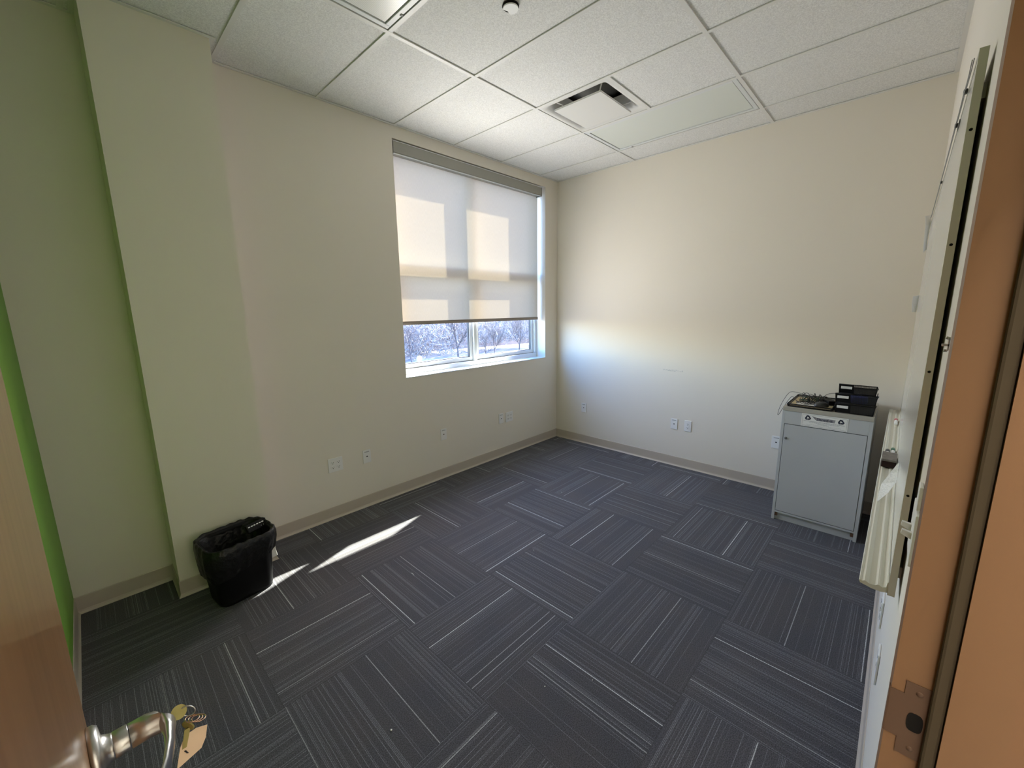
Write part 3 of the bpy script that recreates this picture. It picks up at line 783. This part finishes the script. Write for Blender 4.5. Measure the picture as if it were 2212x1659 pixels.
# cords strung along the top edge, with clips
def catenary(p, q, sag, n=14):
    p, q = Vector(p), Vector(q); return [p.lerp(q, k/n) - Vector((0, 0, sag*4*(k/n)*(1-k/n))) for k in range(n+1)]
CL = [(-2.80, 2.148), (-2.62, 2.150), (-2.36, 2.150), (-1.60, 2.150), (-.47, 2.168)]
cp = []
for (xa, za), (xb, zb) in zip(CL, CL[1:]): cp += catenary((xa, BF+.004, za), (xb, BF+.004, zb), .006)[:-1]
cp.append(Vector((CL[-1][0], BF+.004, CL[-1][1])))
world('cord', MB().tube(cp, .0009, 6), M['wire'], 'thin grey cord strung along the top edge of the whiteboard, upper strand', 'cord', 'cords on the whiteboard', loc=tuple(cp[0]))
cp2 = [p+Vector((0, .0025, -.010 if 2 < i < len(cp)-2 else -.002)) for i, p in enumerate(cp)]
world('cord', MB().tube(cp2, .0009, 6), M['wire'], 'thin grey cord strung along the top edge of the whiteboard, lower strand', 'cord', 'cords on the whiteboard', loc=tuple(cp2[0]))
for i, (x, lab) in enumerate(((-2.62, 'small dark clip on the whiteboard top edge, nearest the doorway'), (-2.36, 'small dark clip with a flat arm on the whiteboard top edge, middle one'), (-1.60, 'small dark clip on the whiteboard top edge, farthest from the doorway'))):
    c = MB().box(x-.007, BF+.0003, 2.141, x+.007, BF+.0075, 2.151, .002)
    if i == 1: c.box(x-.075, BF+.0003, 2.128, x, BF+.0015, 2.140)
    world('clip', c, M['mouse'], lab, 'clip', 'clips on the whiteboard', loc=(x, BF, 2.14))
def strip(name, rows, m, label, cat, th=.0006, group=None):
    b = MB(); n = len(rows)
    A = [(Vector(a), Vector(c)) for a, c in rows]
    off = Vector((th*.7, th*.7, 0))
    vs = [p for a, c in A for p in (a, c)]; vs2 = [p+off for p in vs]
    faces = []
    for i in range(n-1): faces += [(2*i, 2*i+1, 2*i+3, 2*i+2), (2*n+2*i, 2*n+2*i+2, 2*n+2*i+3, 2*n+2*i+1), (2*i, 2*i+2, 2*n+2*i+2, 2*n+2*i), (2*i+1, 2*n+2*i+1, 2*n+2*i+3, 2*i+3)]
    faces += [(0, 2*n, 2*n+1, 1), (2*n-2, 2*n-1, 4*n-1, 4*n-2)]
    b._add(vs+vs2, faces, False)
    return world(name, b, m, label, cat, group, loc=tuple(A[0][0]))
strip('paper_strip', [((-.45, -3.190, 2.185), (-.43, -3.219, 2.190)), ((-.45, -3.197, 2.13), (-.43, -3.219, 2.13)), ((-.45, -3.200, 2.06), (-.43, -3.216, 2.06)), ((-.45, -3.205, 1.965), (-.43, -3.2195, 1.985))], M['paper'],
      'curled white paper strip at the far top corner of the whiteboard', 'paper', group='paper strips on the whiteboard')
strip('paper_strip', [((-.45, -3.192, 1.700), (-.43, -3.2195, 1.705)), ((-.45, -3.192, 1.655), (-.43, -3.2195, 1.655)), ((-.45, -3.198, 1.60), (-.43, -3.2175, 1.60))], M['paper'],
      'short white paper strip halfway down the far edge of the whiteboard', 'paper', group='paper strips on the whiteboard')
note = strip('paper_note', [((-2.08, -3.2165, 1.057), (-2.08, -3.2198, 1.060)), ((-2.10, -3.199, 1.019), (-2.10, -3.2195, 1.032)), ((-2.14, -3.180, .983), (-2.14, -3.2190, 1.001)), ((-2.20, -3.176, .966), (-2.20, -3.201, .975)), ((-2.245, -3.1755, .950), (-2.243, -3.178, .951))], M['printed'],
      'white printed sheet hanging from the whiteboard down over the pen tray', 'paper')
# tray items
def marker(x, y, capm, label):
    r = root('marker', (x, y, .9475+.0075), label, 'marker', 'markers on the pen tray')
    local('barrel', MB().lathe([(.003, .0), (.0072, .001), (.0078, .004), (.0078, .085), (.0072, .086)], axis='x', n=16), M['plate'], r)
    local('cap', MB().lathe([(.0073, .086), (.0084, .087), (.0084, .128), (.006, .131)], axis='x', n=16), capm, r)
marker(-1.62, BF+.0175, M['greencap'], 'white marker with green cap in the pen tray beside the eraser')
marker(-1.66, BF+.036, M['mouse'], 'white marker with dark cap in the pen tray, just behind the eraser')
marker(-.90, BF+.0175, M['redcap'], 'white marker with red cap at the far end of the pen tray')
er = root('board_eraser', (-1.735, BF+.0275, .9475), 'dark felt whiteboard eraser with grey back on the pen tray', 'eraser')
local('felt', MB().box(-.062, -.024, .0003, .062, .024, .028, .003), M['felt'], er)
local('back', MB().box(-.064, -.025, .028, .064, .025, .0385, .002), M['eraser'], er)

# ================================================================= CABINET
cx0, cx1, cy0, cy1, ch = -.585, -.028, -3.100, -2.582, .909
cb_ = root('shred_cabinet', (cx0, (cy0+cy1)/2, 0), 'grey paper-disposal cabinet with recycling sign against the far wall', 'cabinet')
T = .019
b = MB().box(cx0, cy0, 0.0005, cx1, cy0+T, ch-.03, .001); wpart('side_panel', b, M['cab'], cb_)
b = MB().box(cx0, cy1-T, 0.0005, cx1, cy1, ch-.03, .001); wpart('side_panel', b, M['cab'], cb_)
wpart('back_panel', MB().box(cx1-.006, cy0+T, .02, cx1, cy1-T, ch-.03), M['cab'], cb_)
wpart('top_panel', MB().box(cx0-.004, cy0, ch-.03, cx1, cy1, ch, .002), M['cabedge'], cb_)
wpart('front_rail', MB().box(cx0, cy0+T, .780, cx0+T, cy1-T, ch-.03), M['cab'], cb_)
wpart('bottom_panel', MB().box(cx0, cy0+T, .062, cx1-.006, cy1-T, .076), M['cab'], cb_)
wpart('kick_panel', MB().box(cx0+.016, cy0+T, 0.001, cx0+.032, cy1-T, .062), M['cab'], cb_)
for y in (cy0+T, cy1-T-.018):
    wpart('corner_block', MB().box(cx0+.004, y, .030, cx0+.016, y+.018, .060, .002), M['rust'], cb_)
dr = wpart('door', MB().box(cx0-.001, cy0+T+.003, .080, cx0+T-.002, cy1-T-.003, .776, .001), M['cab'], cb_)
wpart('lock', MB().lathe([(.001, cx0-.007), (.0075, cx0-.007), (.0095, cx0-.0045), (.0095, cx0-.0005)], (0, cy1-T-.020, .668), 'x', 20).box(cx0-.0085, cy1-T-.021, .662, cx0-.006, cy1-T-.019, .674), M['throat'], dr)
wpart('door_gap', MB().box(cx0+.002, cy0+T, .776, cx0+.006, cy1-T, .7805), M['dark'], cb_)
# sign
sy_l, sy_r, sz0, sz1 = -2.703, -2.970, .783, .877
sg = wpart('sign', MB().box(cx0-.0018, sy_r, sz0, cx0-.0004, sy_l, sz1), M['paper'], cb_, label='white sign with two recycling symbols and shredding service name')
X0 = cx0-.0022
b = MB()
for (ya, za, yb, zb) in ((sy_l-.006, sz0+.006, sy_r+.006, sz0+.0075), (sy_l-.006, sz1-.0075, sy_r+.006, sz1-.006), (sy_l-.006, sz0+.006, sy_l-.0072, sz1-.006), (sy_r+.0072, sz0+.006, sy_r+.006, sz1-.006)):
    b.box(X0, ya, za, X0+.0005, yb, zb)
wpart('border', b, M['signgray'], sg)
def recycle(yc, zc, R_):
    b = MB()
    for k in range(3):
        a = math.radians(90+120*k)
        def P(u, v): # local frame of one side: u along, v outward
            # image right is -y
            ux, vz = u*math.cos(a-math.pi/2)-v*math.sin(a-math.pi/2), u*math.sin(a-math.pi/2)+v*math.cos(a-math.pi/2)
            return (yc-ux, zc+vz)
        band = [(-.66, .16), (-.38, .86), (.22, .86), (.38, .62), (.54, .72), (.40, .06), (-.06, .30), (.08, .42), (.02, .44), (-.12, .42), (-.32, .02)]
        b.prism([P(u*R_, v*R_) for u, v in band], X0, X0+.0005, 'x')
    wpart('recycling_symbol', b, M['navy'], sg)
recycle(sy_l-.0385, sz0+.064, .021)
recycle(sy_r+.0385, sz0+.064, .021)
def text_mesh(txt, size, right, upv, origin, m, parent, name, shear=0, bold=0.0, wide=1.0):
    cu = bpy.data.curves.new(name, 'FONT'); cu.body = txt; cu.size = size; cu.extrude = .0002; cu.shear = shear; cu.offset = bold; cu.align_x = 'CENTER'
    to = bpy.data.objects.new('tmp', cu); C.objects.link(to)
    dg = bpy.context.evaluated_depsgraph_get(); me = bpy.data.meshes.new_from_object(to.evaluated_get(dg))
    bpy.data.objects.remove(to)
    right, upv = Vector(right), Vector(upv); n = right.cross(upv)
    L = Vector((0, 0, 0)); q = parent
    while q: L += q.location; q = q.parent
    for v in me.vertices:
        c = v.co.copy(); v.co = Vector(origin) + right*c.x*wide + upv*c.y + n*c.z - L
    me.materials.clear(); me.materials.append(m)
    o = bpy.data.objects.new(name, me); C.objects.link(o); o.parent = parent; return o
ym = (sy_l+sy_r)/2
# grey streak behind the name
b = MB()
b.prism([(ym+.044, sz0+.050), (ym-.060, sz0+.050), (ym-.064, sz0+.073), (ym+.044, sz0+.073)], X0+.0001, X0+.0005, 'x')
for k in range(4):
    z = sz0+.056+.0045*k
    b.prism([(ym+.0445, z-.003), (ym+.0445, z+.004), (ym+.058+.005*k, z+.009+.001*k), (ym+.054+.004*k, z+.003)], X0+.0001, X0+.0005, 'x')
wpart('name_swoosh', b, M['signgray'], sg)
text_mesh('Shred-it', .026, (0, -1, 0), (0, 0, 1), (X0-.0003, ym-.002, sz0+.0535), M['navy'], sg, 'name_lettering', shear=.1, bold=.0002, wide=1.12)
b = MB(); rr_ = random.Random(3)
for i, (z, a, c, hh) in enumerate(((.041, .118, -.118, .0020), (.033, .085, -.088, .0014), (.025, .035, -.030, .0016), (.016, .10, -.10, .0008))):
    y = ym+a
    while y > ym+c:
        w = rr_.uniform(.004, .013); b.box(X0, y, sz0+z-hh, X0+.0004, max(y-w, ym+c), sz0+z+hh*.7); y -= w+.0016
wpart('small_print', b, M['signgray'], sg)

# ---- things on the cabinet
Zc = ch
def wire_tray(name, x0, x1, y0, y1, z0, h, label, group, panel=True, flare=.006, hb=None, post=0):
    """open tray of wire mesh; x0 is the front; hb is the rim height at the back"""
    hb = h if hb is None else hb
    r = root(name, ((x0+x1)/2, (y0+y1)/2, z0), label, 'letter tray', group)
    X, Y = (x1-x0)/2, (y1-y0)/2
    f = MB(); t = .0032
    loop = [(-X, -Y, h), (X, -Y, hb), (X, Y, hb), (-X, Y, h), (-X, -Y, h)]
    for a, c in zip(loop, loop[1:]): f.tube([a, c], t, 8)
    loop = [(-X+flare, -Y+flare, t), (X-flare, -Y+flare, t), (X-flare, Y-flare, t), (-X+flare, Y-flare, t), (-X+flare, -Y+flare, t)]
    for a, c in zip(loop, loop[1:]): f.tube([a, c], t*.9, 8)
    for sx in (-1, 1):
        for sy in (-1, 1): f.tube([(sx*(X-flare), sy*(Y-flare), t), (sx*X, sy*Y, h if sx < 0 else hb)], t, 8)
    if post:
        for sy in (-1, 1): f.tube([(X-.02, sy*(Y-flare), t), (X-.02, sy*(Y-flare), post)], t*.8, 8)
    local('rim', f, M['black'], r)
    g = MB().box(-X+flare, -Y+flare, .001, X-flare, Y-flare, .0018)
    local('base', g, M['black'], r)
    s = MB(); e = .0008; a_, b_ = X-flare, Y-flare
    for q in (-1, 1):
        s.hexa([(-a_, q*b_, t), (a_, q*b_, t), (a_, q*(b_-e), t), (-a_, q*(b_-e), t), (-X, q*Y, h), (X, q*Y, hb), (X, q*(Y-e), hb), (-X, q*(Y-e), h)])
    for q, hh in ((-1, h), (1, hb)):
        if hh > .006: s.hexa([(q*a_, -b_, t), (q*a_, b_, t), (q*(a_-e), b_, t), (q*(a_-e), -b_, t), (q*X, -Y, hh), (q*X, Y, hh), (q*(X-e), Y, hh), (q*(X-e), -Y, hh)])
    local('mesh_wall', s, M['mesh'], r)
    if panel:
        pp = local('label_panel', MB().hexa([(-a_-.0012, b_-.080, t), (-a_+.001, b_-.080, t), (-a_+.001, b_-.001, t), (-a_-.0012, b_-.001, t), (-X-.0012, Y-.080, h-.001), (-X+.001, Y-.080, h-.001), (-X+.001, Y-.001, h-.001), (-X-.0012, Y-.001, h-.001)]), M['black'], r)
        u, v = .52, .80
        xa, xb = -(a_+(X-a_)*u)-.0022, -(a_+(X-a_)*v)-.0022
        local('paper_label', MB().hexa([(xa, Y-.072, h*u), (xa+.001, Y-.072, h*u), (xa+.001, Y-.010, h*u), (xa, Y-.010, h*u), (xb, Y-.072, h*v), (xb+.001, Y-.072, h*v), (xb+.001, Y-.010, h*v), (xb, Y-.010, h*v)]), M['paper'], pp)
    return r
wire_tray('desk_tray', -.570, -.150, -2.872, -2.605, Zc+.0003, .022, 'low black mesh tray full of cables on the grey cabinet', None, panel=False, flare=.004)
LT = 'black mesh letter trays'
wire_tray('letter_tray', -.565, -.255, -3.094, -2.884, Zc+.0003, .066, 'bottom black mesh letter tray of the stack of three', LT, flare=.006, hb=.018, post=.066)
wire_tray('letter_tray', -.565, -.255, -3.098, -2.880, Zc+.0700, .066, 'middle black mesh letter tray of the stack, holding a blue roll', LT, flare=.006, hb=.018, post=.046)
wire_tray('letter_tray', -.440, -.170, -3.088, -2.884, Zc+.1185, .066, 'top black mesh letter tray of the stack, set back and empty', LT, flare=.004, hb=.008)
tr = root('tape_roll', (-.500, -3.0, Zc+.0735), 'blue roll lying in the middle black letter tray', 'tape roll')
local('roll', MB().lathe([(.030, .0), (.050, 0), (.052, .003), (.052, .044), (.050, .047), (.030, .047)], n=32), M['blue'], tr)
# papers
pf = MB()
def flat(mb, pts, z, th): mb.prism([tuple(p) for p in pts], z, z+th); return mb
world('folder', flat(MB(), [(-.545, -2.615), (-.17, -2.612), (-.175, -2.86), (-.55, -2.862)], Zc+.0055, .004), M['manila'], 'beige paper folder under the cables in the low black tray', 'folder', loc=(-.35, -2.7, Zc))
world('paper_sheet', flat(MB(), [(-.53, -2.66), (-.40, -2.63), (-.36, -2.80), (-.50, -2.83)], Zc+.0100, .001), M['paper'], 'white sheet on the beige folder under the cables', 'paper', loc=(-.45, -2.7, Zc))
ms = root('computer_mouse', (-.475, -2.800, Zc+.0112), 'dark grey computer mouse in the tray of cables', 'computer mouse')
R = []
for z, k in ((0, .96), (.006, 1.0), (.016, .95), (.026, .75), (.033, .45), (.036, .05)):
    R.append([(.030*k*math.cos(2*math.pi*i/28)*(1.0), .055*k*math.sin(2*math.pi*i/28), z+.004*math.sin(2*math.pi*i/28)*k) for i in range(28)])
b = MB().rings(R, cap0=True, cap1=True)
for v in b.b.verts: v.co = Matrix.Rotation(.9, 3, 'Z') @ v.co
local('shell', b, M['mouse'], ms)
def adapter(x, y, z, rz, s, label):
    a = root('power_adapter', (x, y, z), label, 'power adapter', 'power adapters', rz)
    local('brick', MB().box(-s/2, -s*.32, 0, s/2, s*.32, s*.5, .005), M['black'], a)
    local('plug', MB().tube([(s/2-.002, 0, s*.25), (s/2+.022, 0, s*.25)], .0055, 8), M['mouse'], a)
adapter(-.36, -2.835, Zc+.0035, .5, .080, 'black power adapter leaning by the letter trays, larger one')
adapter(-.27, -2.80, Zc+.0035, 1.9, .065, 'smaller black power adapter among the cables')
def scribble(seed, cx_, cy_, rx, ry, z0_, hmax, n, tail=None):
    rd = random.Random(seed); pts = []
    ph = [rd.uniform(0, 6.28) for _ in range(6)]
    for k in range(n):
        t = k/n*2*math.pi
        x = cx_+rx*(.62*math.sin(3*t+ph[0])+.38*math.sin(7*t+ph[1])); y = cy_+ry*(.62*math.cos(2*t+ph[2])+.38*math.sin(5*t+ph[3]))
        z = z0_+hmax*(.5+.5*math.sin(4*t+ph[4]))*(.5+.5*math.sin(9*t+ph[5]))
        pts.append(Vector((x, y, z)))
    if tail: pts += [Vector(p) for p in tail]
    return pts
def smooth_path(P, it=2):
    for _ in range(it):
        Q = [P[0]]
        for a, c in zip(P, P[1:]): Q += [a.lerp(c, .25), a.lerp(c, .75)]
        Q.append(P[-1]); P = Q
    return P
CG = 'cables piled in the tray'
zc = Zc+.013
c1 = smooth_path([Vector(p) for p in [(-.30, -2.76, zc+.03), (-.28, -2.68, zc+.035), (-.22, -2.60, zc+.040), (-.16, -2.545, zc+.030), (-.13, -2.500, Zc-.05), (-.115, -2.475, Zc-.13), (-.11, -2.468, Zc-.185), (-.115, -2.480, Zc-.175), (-.14, -2.510, Zc-.10), (-.19, -2.555, Zc-.01), (-.25, -2.585, Zc+.026), (-.34, -2.60, Zc+.030), (-.42, -2.64, zc+.01)]])
world('cable', MB().tube(c1, .0017, 6), M['cable'], 'thin black cable looping down over the left side of the grey cabinet', 'cable', CG, loc=tuple(c1[0]))
for i, (sd, a, bb, rx, ry, hh, m_, r_, lab) in enumerate((
    (1, -.30, -2.715, .10, .075, .068, 'cable', .0022, 'black cable in loose loops, the tallest coil in the tray'),
    (2, -.36, -2.735, .12, .080, .045, 'cable', .0022, 'black cable coiled flat across the tray'),
    (5, -.33, -2.705, .07, .060, .042, 'cable_green', .0026, 'dark green cable bunched in the middle of the tray'),
    (8, -.40, -2.700, .10, .075, .018, 'cable', .0018, 'thin black cable near the front left of the tray'),
    (11, -.25, -2.79, .07, .055, .040, 'cable', .0026, 'thick black cable beside the power adapters'))):
    P_ = smooth_path(scribble(sd, a, bb, rx, ry, zc, hh, 46), 1)
    world('cable', MB().tube(P_, r_, 6), M[m_], lab, 'cable', CG, loc=tuple(P_[0]))
c2 = smooth_path([Vector(p) for p in [(-.30, -2.78, zc+.02), (-.29, -2.80, zc+.060), (-.30, -2.85, zc+.078), (-.32, -2.90, zc+.076), (-.34, -2.94, zc+.067)]])
world('cable', MB().tube(c2, .0017, 6), M['cable'], 'black cable arching from the pile into the middle letter tray', 'cable', CG, loc=tuple(c2[0]))
# ================================================================= TRASH CAN
def rrect(cx_, cy_, hx, hy, rad, z, n=8, wob=None):
    pts = []
    for qx, qy, a0 in ((1, 1, 0), (-1, 1, 90), (-1, -1, 180), (1, -1, 270)):
        for k in range(n+1):
            a = math.radians(a0+90*k/n); pts.append([cx_+qx*(hx-rad)+rad*math.cos(a), cy_+qy*(hy-rad)+rad*math.sin(a), z])
    # resample the straight sides
    out = []
    for i, p in enumerate(pts):
        q = pts[(i+1) % len(pts)]; d = math.dist(p, q); m_ = max(1, int(d/.02))
        for k in range(m_): out.append([p[j]+(q[j]-p[j])*k/m_ for j in range(3)])
    return out
BC = (-3.685, -.446)
tc_ = root('trash_can', (BC[0], BC[1], 0), 'black rectangular trash can lined with a black bag beside the wall column', 'trash can', rz=math.radians(7))
b = MB(); R = []
N0 = len(rrect(0, 0, .15, .10, .04, 0))
def ring_n(hx, hy, rad, z, N=96, jit=None):
    base = rrect(0, 0, hx, hy, rad, z, 10)
    # arc-length resample to N points
    L = [0]
    for i in range(len(base)): L.append(L[-1]+math.dist(base[i], base[(i+1) % len(base)]))
    out = []
    for k in range(N):
        t = L[-1]*k/N; i = max(j for j in range(len(base)) if L[j] <= t); u = (t-L[i])/max(1e-9, L[i+1]-L[i])
        p, q = base[i], base[(i+1) % len(base)]; out.append([p[j]+(q[j]-p[j])*u for j in range(3)])
    return out
for hx, hy, rad, z in ((.132, .102, .05, .001), (.142, .112, .055, .004), (.144, .114, .056, .02), (.164, .134, .070, .345), (.170, .140, .072, .348), (.170, .140, .072, .360), (.162, .132, .068, .360), (.160, .130, .068, .34), (.140, .110, .054, .02), (.01, .01, .005, .018)):
    R.append(ring_n(hx, hy, rad, z))
b.rings(R, cap0=True, cap1=True)
local('bin', b, M['black'], tc_)
rd = random.Random(9)
wv = [(rd.uniform(2, 26), rd.uniform(0, 6.28), rd.uniform(.3, 1)) for _ in range(9)]
def wob(k, s=0):
    t = 2*math.pi*k/96
    return sum(a*math.sin(round(f)*t+p+s) for f, p, a in wv)/4.5
b = MB(); R = []
spec = [(-.040, .20, .010), (-.022, .26, .009), (-.014, .315, .007), (-.005, .352, .004), (.001, .367, .003), (.007, .373, .003), (.013, .368, .004), (.018, .345, .005), (.019, .31, .006), (.016, .28, .006), (.012, .26, .006)]
for i, (o, z, am) in enumerate(spec):
    f = (z/.36)
    hx, hy = .144+(.170-.144)*min(1, f), .114+(.140-.114)*min(1, f)
    rg = ring_n(hx+o, hy+o, .085, z)
    for k, p in enumerate(rg):
        t = 2*math.pi*k/96; d = math.hypot(p[0], p[1]); w = wob(k, i*.35)*am
        p[0] += p[0]/d*w; p[1] += p[1]/d*w
        if i >= 7:   # outer skirt hangs lowest at the left end and shortest at the right
            low = (.010+.085*(.5-.5*p[0]/.19))*(i-6)/4
            p[2] -= low - .006*wob(k, 2)*(i-6)/4
            if p[0] < -.02: p[1] += 0
        if 3 <= i <= 6: p[2] += .007*wob(k, 1)
    R.append(rg)
b.rings(R)
local('bag_liner', b, M['black_gloss'], tc_, label='black plastic bag folded over the rim')
# bag bottom
local('bag_bottom', MB().rings([ring_n(.112, .083, .05, .201), ring_n(.08, .055, .03, .15), ring_n(.01, .006, .003, .14)], cap1=True), M['black_gloss'], tc_)
kb_ = root('keypad', (-3.566, -.410, .347), 'black device with a row of small white keys leaning in the trash can', 'keypad', rz=math.radians(18))
def tilt(mb):
    Rm = Matrix.Rotation(math.radians(-35), 3, 'X')
    for v in mb.b.verts: v.co = Rm @ v.co
    return mb
local('body', tilt(MB().box(-.062, -.016, -.020, .062, .004, .034, .006)), M['black'], kb_)
kk = MB()
for i in range(6): kk.box(-.052+i*.0165, -.0172, .012, -.041+i*.0165, -.0160, .018)
kk.box(.034, -.0172, -.008, .041, -.016, -.002).box(.018, -.0172, -.006, .022, -.016, -.003)
local('white_keys', tilt(kk), mat('bright_white_keys', (.9, .9, .9), .4), kb_)
strip('paper_scrap', [((-3.516, -.49, .255), (-3.500, -.49, .255)), ((-3.520, -.49, .20), (-3.498, -.49, .20)), ((-3.523, -.49, .150), (-3.492, -.49, .156))], M['paper'], 'narrow scrap of white paper hanging at the right side of the trash can', 'paper', .0008)

# crumbs on the carpet
for i, (x, y, lx, ly, lab) in enumerate(((-2.947, -2.201, .006, .005, 'tiny white crumb on the carpet left of the lower middle of the floor'), (-3.514, -1.872, .008, .005, 'elongated white crumb on the carpet near the bottom left of the floor'),
    (-2.776, -2.338, .0035, .003, 'tiniest white crumb, in the lower centre of the floor'), (-2.187, -1.485, .006, .005, 'white crumb on the carpet in the middle of the room'), (-1.324, -1.079, .007, .005, 'white crumb on the carpet farthest toward the window corner'), (-2.905, -1.083, .004, .020, 'pale curved thread on the carpet in front of the sunlit patch'))):
    c = MB()
    if i == 5: c.tube([(x-.004, y-.02, .003), (x, y-.005, .005), (x-.001, y+.012, .003)], .0012, 5)
    else: c.lathe([(.3*lx, .0005), (.5*lx, .002), (.45*lx, .0035), (.1*lx, .0045)], (x, y, 0), n=8)
    world('crumb' if i < 5 else 'thread', c, M['paper'], lab, 'crumb' if i < 5 else 'thread', 'crumbs on the carpet' if i < 5 else None, loc=(x, y, 0))

# ================================================================= OUTSIDE
GZ = -4.6
def noise_mat(name, c0, c1, sc, rough=.9):
    m = bpy.data.materials.new(name); m.use_nodes = True; nt = m.node_tree; p = nt.nodes['Principled BSDF']
    tc = nt.nodes.new('ShaderNodeTexCoord'); no = nt.nodes.new('ShaderNodeTexNoise'); no.inputs['Scale'].default_value = sc; no.inputs['Detail'].default_value = 6
    nt.links.new(tc.outputs['Object'], no.inputs['Vector'])
    nt.links.new(mix_col(nt, map_range(nt, no.outputs['Fac'], .4, .6, 0, 1), c0, c1), p.inputs['Base Color']); p.inputs['Roughness'].default_value = rough; p.inputs['Specular IOR Level'].default_value = .1
    return m
M['ground'] = noise_mat('pale_ground', (.10, .10, .11), (.22, .21, .21), .12)
M['hill'] = noise_mat('winter_woods', (.055, .043, .050), (.10, .082, .090), .35)
M['bark'] = noise_mat('pale_bark', (.045, .038, .042), (.08, .07, .072), 3)
M['twig'] = noise_mat('frosted_twigs', (.17, .15, .15), (.30, .27, .26), 1)
world('ground', MB().box(-80, 1.5, GZ-.3, 140, 120, GZ), M['ground'], kind=ST)
b = MB(); R = []
rnd = random.Random(6)
rows = [(51, GZ-.05), (54, -1.2), (62, 2.6), (80, 5.5), (118, 7)]
V = []
for d, z in rows:
    V.append([b.b.verts.new((-35+i*5, d*1.0-(i*5-60)*.12, z+rnd.uniform(-.4, .4)*(z > GZ))) for i in range(34)])
for A, B in zip(V, V[1:]):
    for i in range(33):
        f = b.b.faces.new((A[i], A[i+1], B[i+1], B[i])); f.smooth = True
world('hillside', b, M['hill'], kind=ST)
def tree_mesh(seed, h, spread=1.0):
    rd = random.Random(seed); b = MB()
    def grow(p, d, L, r, lvl):
        n = 4 if lvl < 2 else 3; pts = [p]; rr = [r]; q = p.copy(); dd = d.copy()
        for k in range(n):
            dd = (dd + Vector((rd.uniform(-1, 1), rd.uniform(-1, 1), rd.uniform(-.3, .5)))*.16).normalized()
            q = q + dd*L/n; pts.append(q.copy()); rr.append(r*(1-.55*(k+1)/n))
            if lvl < 4 and (k >= 1 or lvl > 0):
                for _ in range(2 if lvl < 3 else 2):
                    az = rd.uniform(0, 6.28); tilt_ = rd.uniform(.45, .95)*spread
                    side = dd.orthogonal().normalized(); side = Matrix.Rotation(az, 3, dd) @ side
                    nd = (dd*math.cos(tilt_)+side*math.sin(tilt_)+Vector((0, 0, .15))).normalized()
                    grow(q.copy(), nd, L*rd.uniform(.5, .72), rr[-1]*.62, lvl+1)
        b.tube(pts, rr, 5 if lvl < 2 else 3, caps=False)
    grow(Vector((0, 0, 0)), Vector((0, 0, 1)), h*.5, h*.016, 0)
    me = bpy.data.meshes.new('bare_tree'); b.b.to_mesh(me); b.b.free(); me.materials.append(M['bark']); return me
TM = [tree_mesh(21, 8.5, .8), tree_mesh(5, 7.5, 1.0), tree_mesh(33, 9.5, .9)]
TR = [(25.1, 33.0, 0, 'tall bare forked tree seen through the left pane beside the mullion'), (20.4, 35.3, 1, 'bare tree seen through the middle of the left pane'), (15.5, 34.5, 2, 'bare tree seen at the far left of the left pane'),
      (28.7, 32.7, 1, 'small bare tree at the left side of the right pane'), (31.6, 33.9, 0, 'small bare tree second from the left in the right pane'), (34.4, 32.3, 2, 'bare double-stemmed tree at the right side of the right pane'),
      (36.6, 31.0, 1, 'bare tree at the far right edge of the right pane')]
for i, (x, y, k, lab) in enumerate(TR):
    o = bpy.data.objects.new('bare_tree', TM[k]); C.objects.link(o); o.location = (x, y, GZ); o.rotation_euler = (0, 0, i*1.7); s_ = (.95, .75, .8, .55, .62, .7, .6)[i]; o.scale = (s_, s_, s_)
    o['label'] = lab; o['category'] = 'tree'; o['group'] = 'bare trees outside the window'
# tangle of twigs at the wood's edge
b = MB(); rd = random.Random(2)
for k in range(9000):
    x = rd.uniform(12, 62); y = rd.uniform(41, 50)-(x-25)*.12; z = GZ+rd.uniform(0, 7.5)*rd.uniform(.5, 1)
    if x > 33 and z < GZ+1.2: continue
    d = Vector((rd.uniform(-1, 1), rd.uniform(-.3, .3), rd.uniform(-.2, 1.2))).normalized()*rd.uniform(.8, 2.4)
    p = Vector((x, y, z)); w = rd.uniform(.6, 1.1); b.tube([p, p+d*.5+Vector((rd.uniform(-.25, .25), 0, rd.uniform(-.25, .25))), p+d], [.05*w, .04*w, .02*w], 3, caps=False)
world('thicket', b, M['twig'], 'tangle of pale bare twigs at the edge of the woods', 'thicket', kind='stuff', loc=(30, 45, GZ))
lp = root('street_lamp', (19.9, 33.2, GZ), 'white globe lamp on a post outside the left pane', 'street lamp')
local('post', MB().tube([(0, 0, 0), (0, 0, 1.05)], .05, 8), M['bark'], lp)
local('globe', MB().lathe([(.02, 1.0), (.20, 1.1), (.30, 1.32), (.22, 1.55), (.02, 1.62)], n=20), mat('white_globe', (.5, .5, .5), .4), lp)
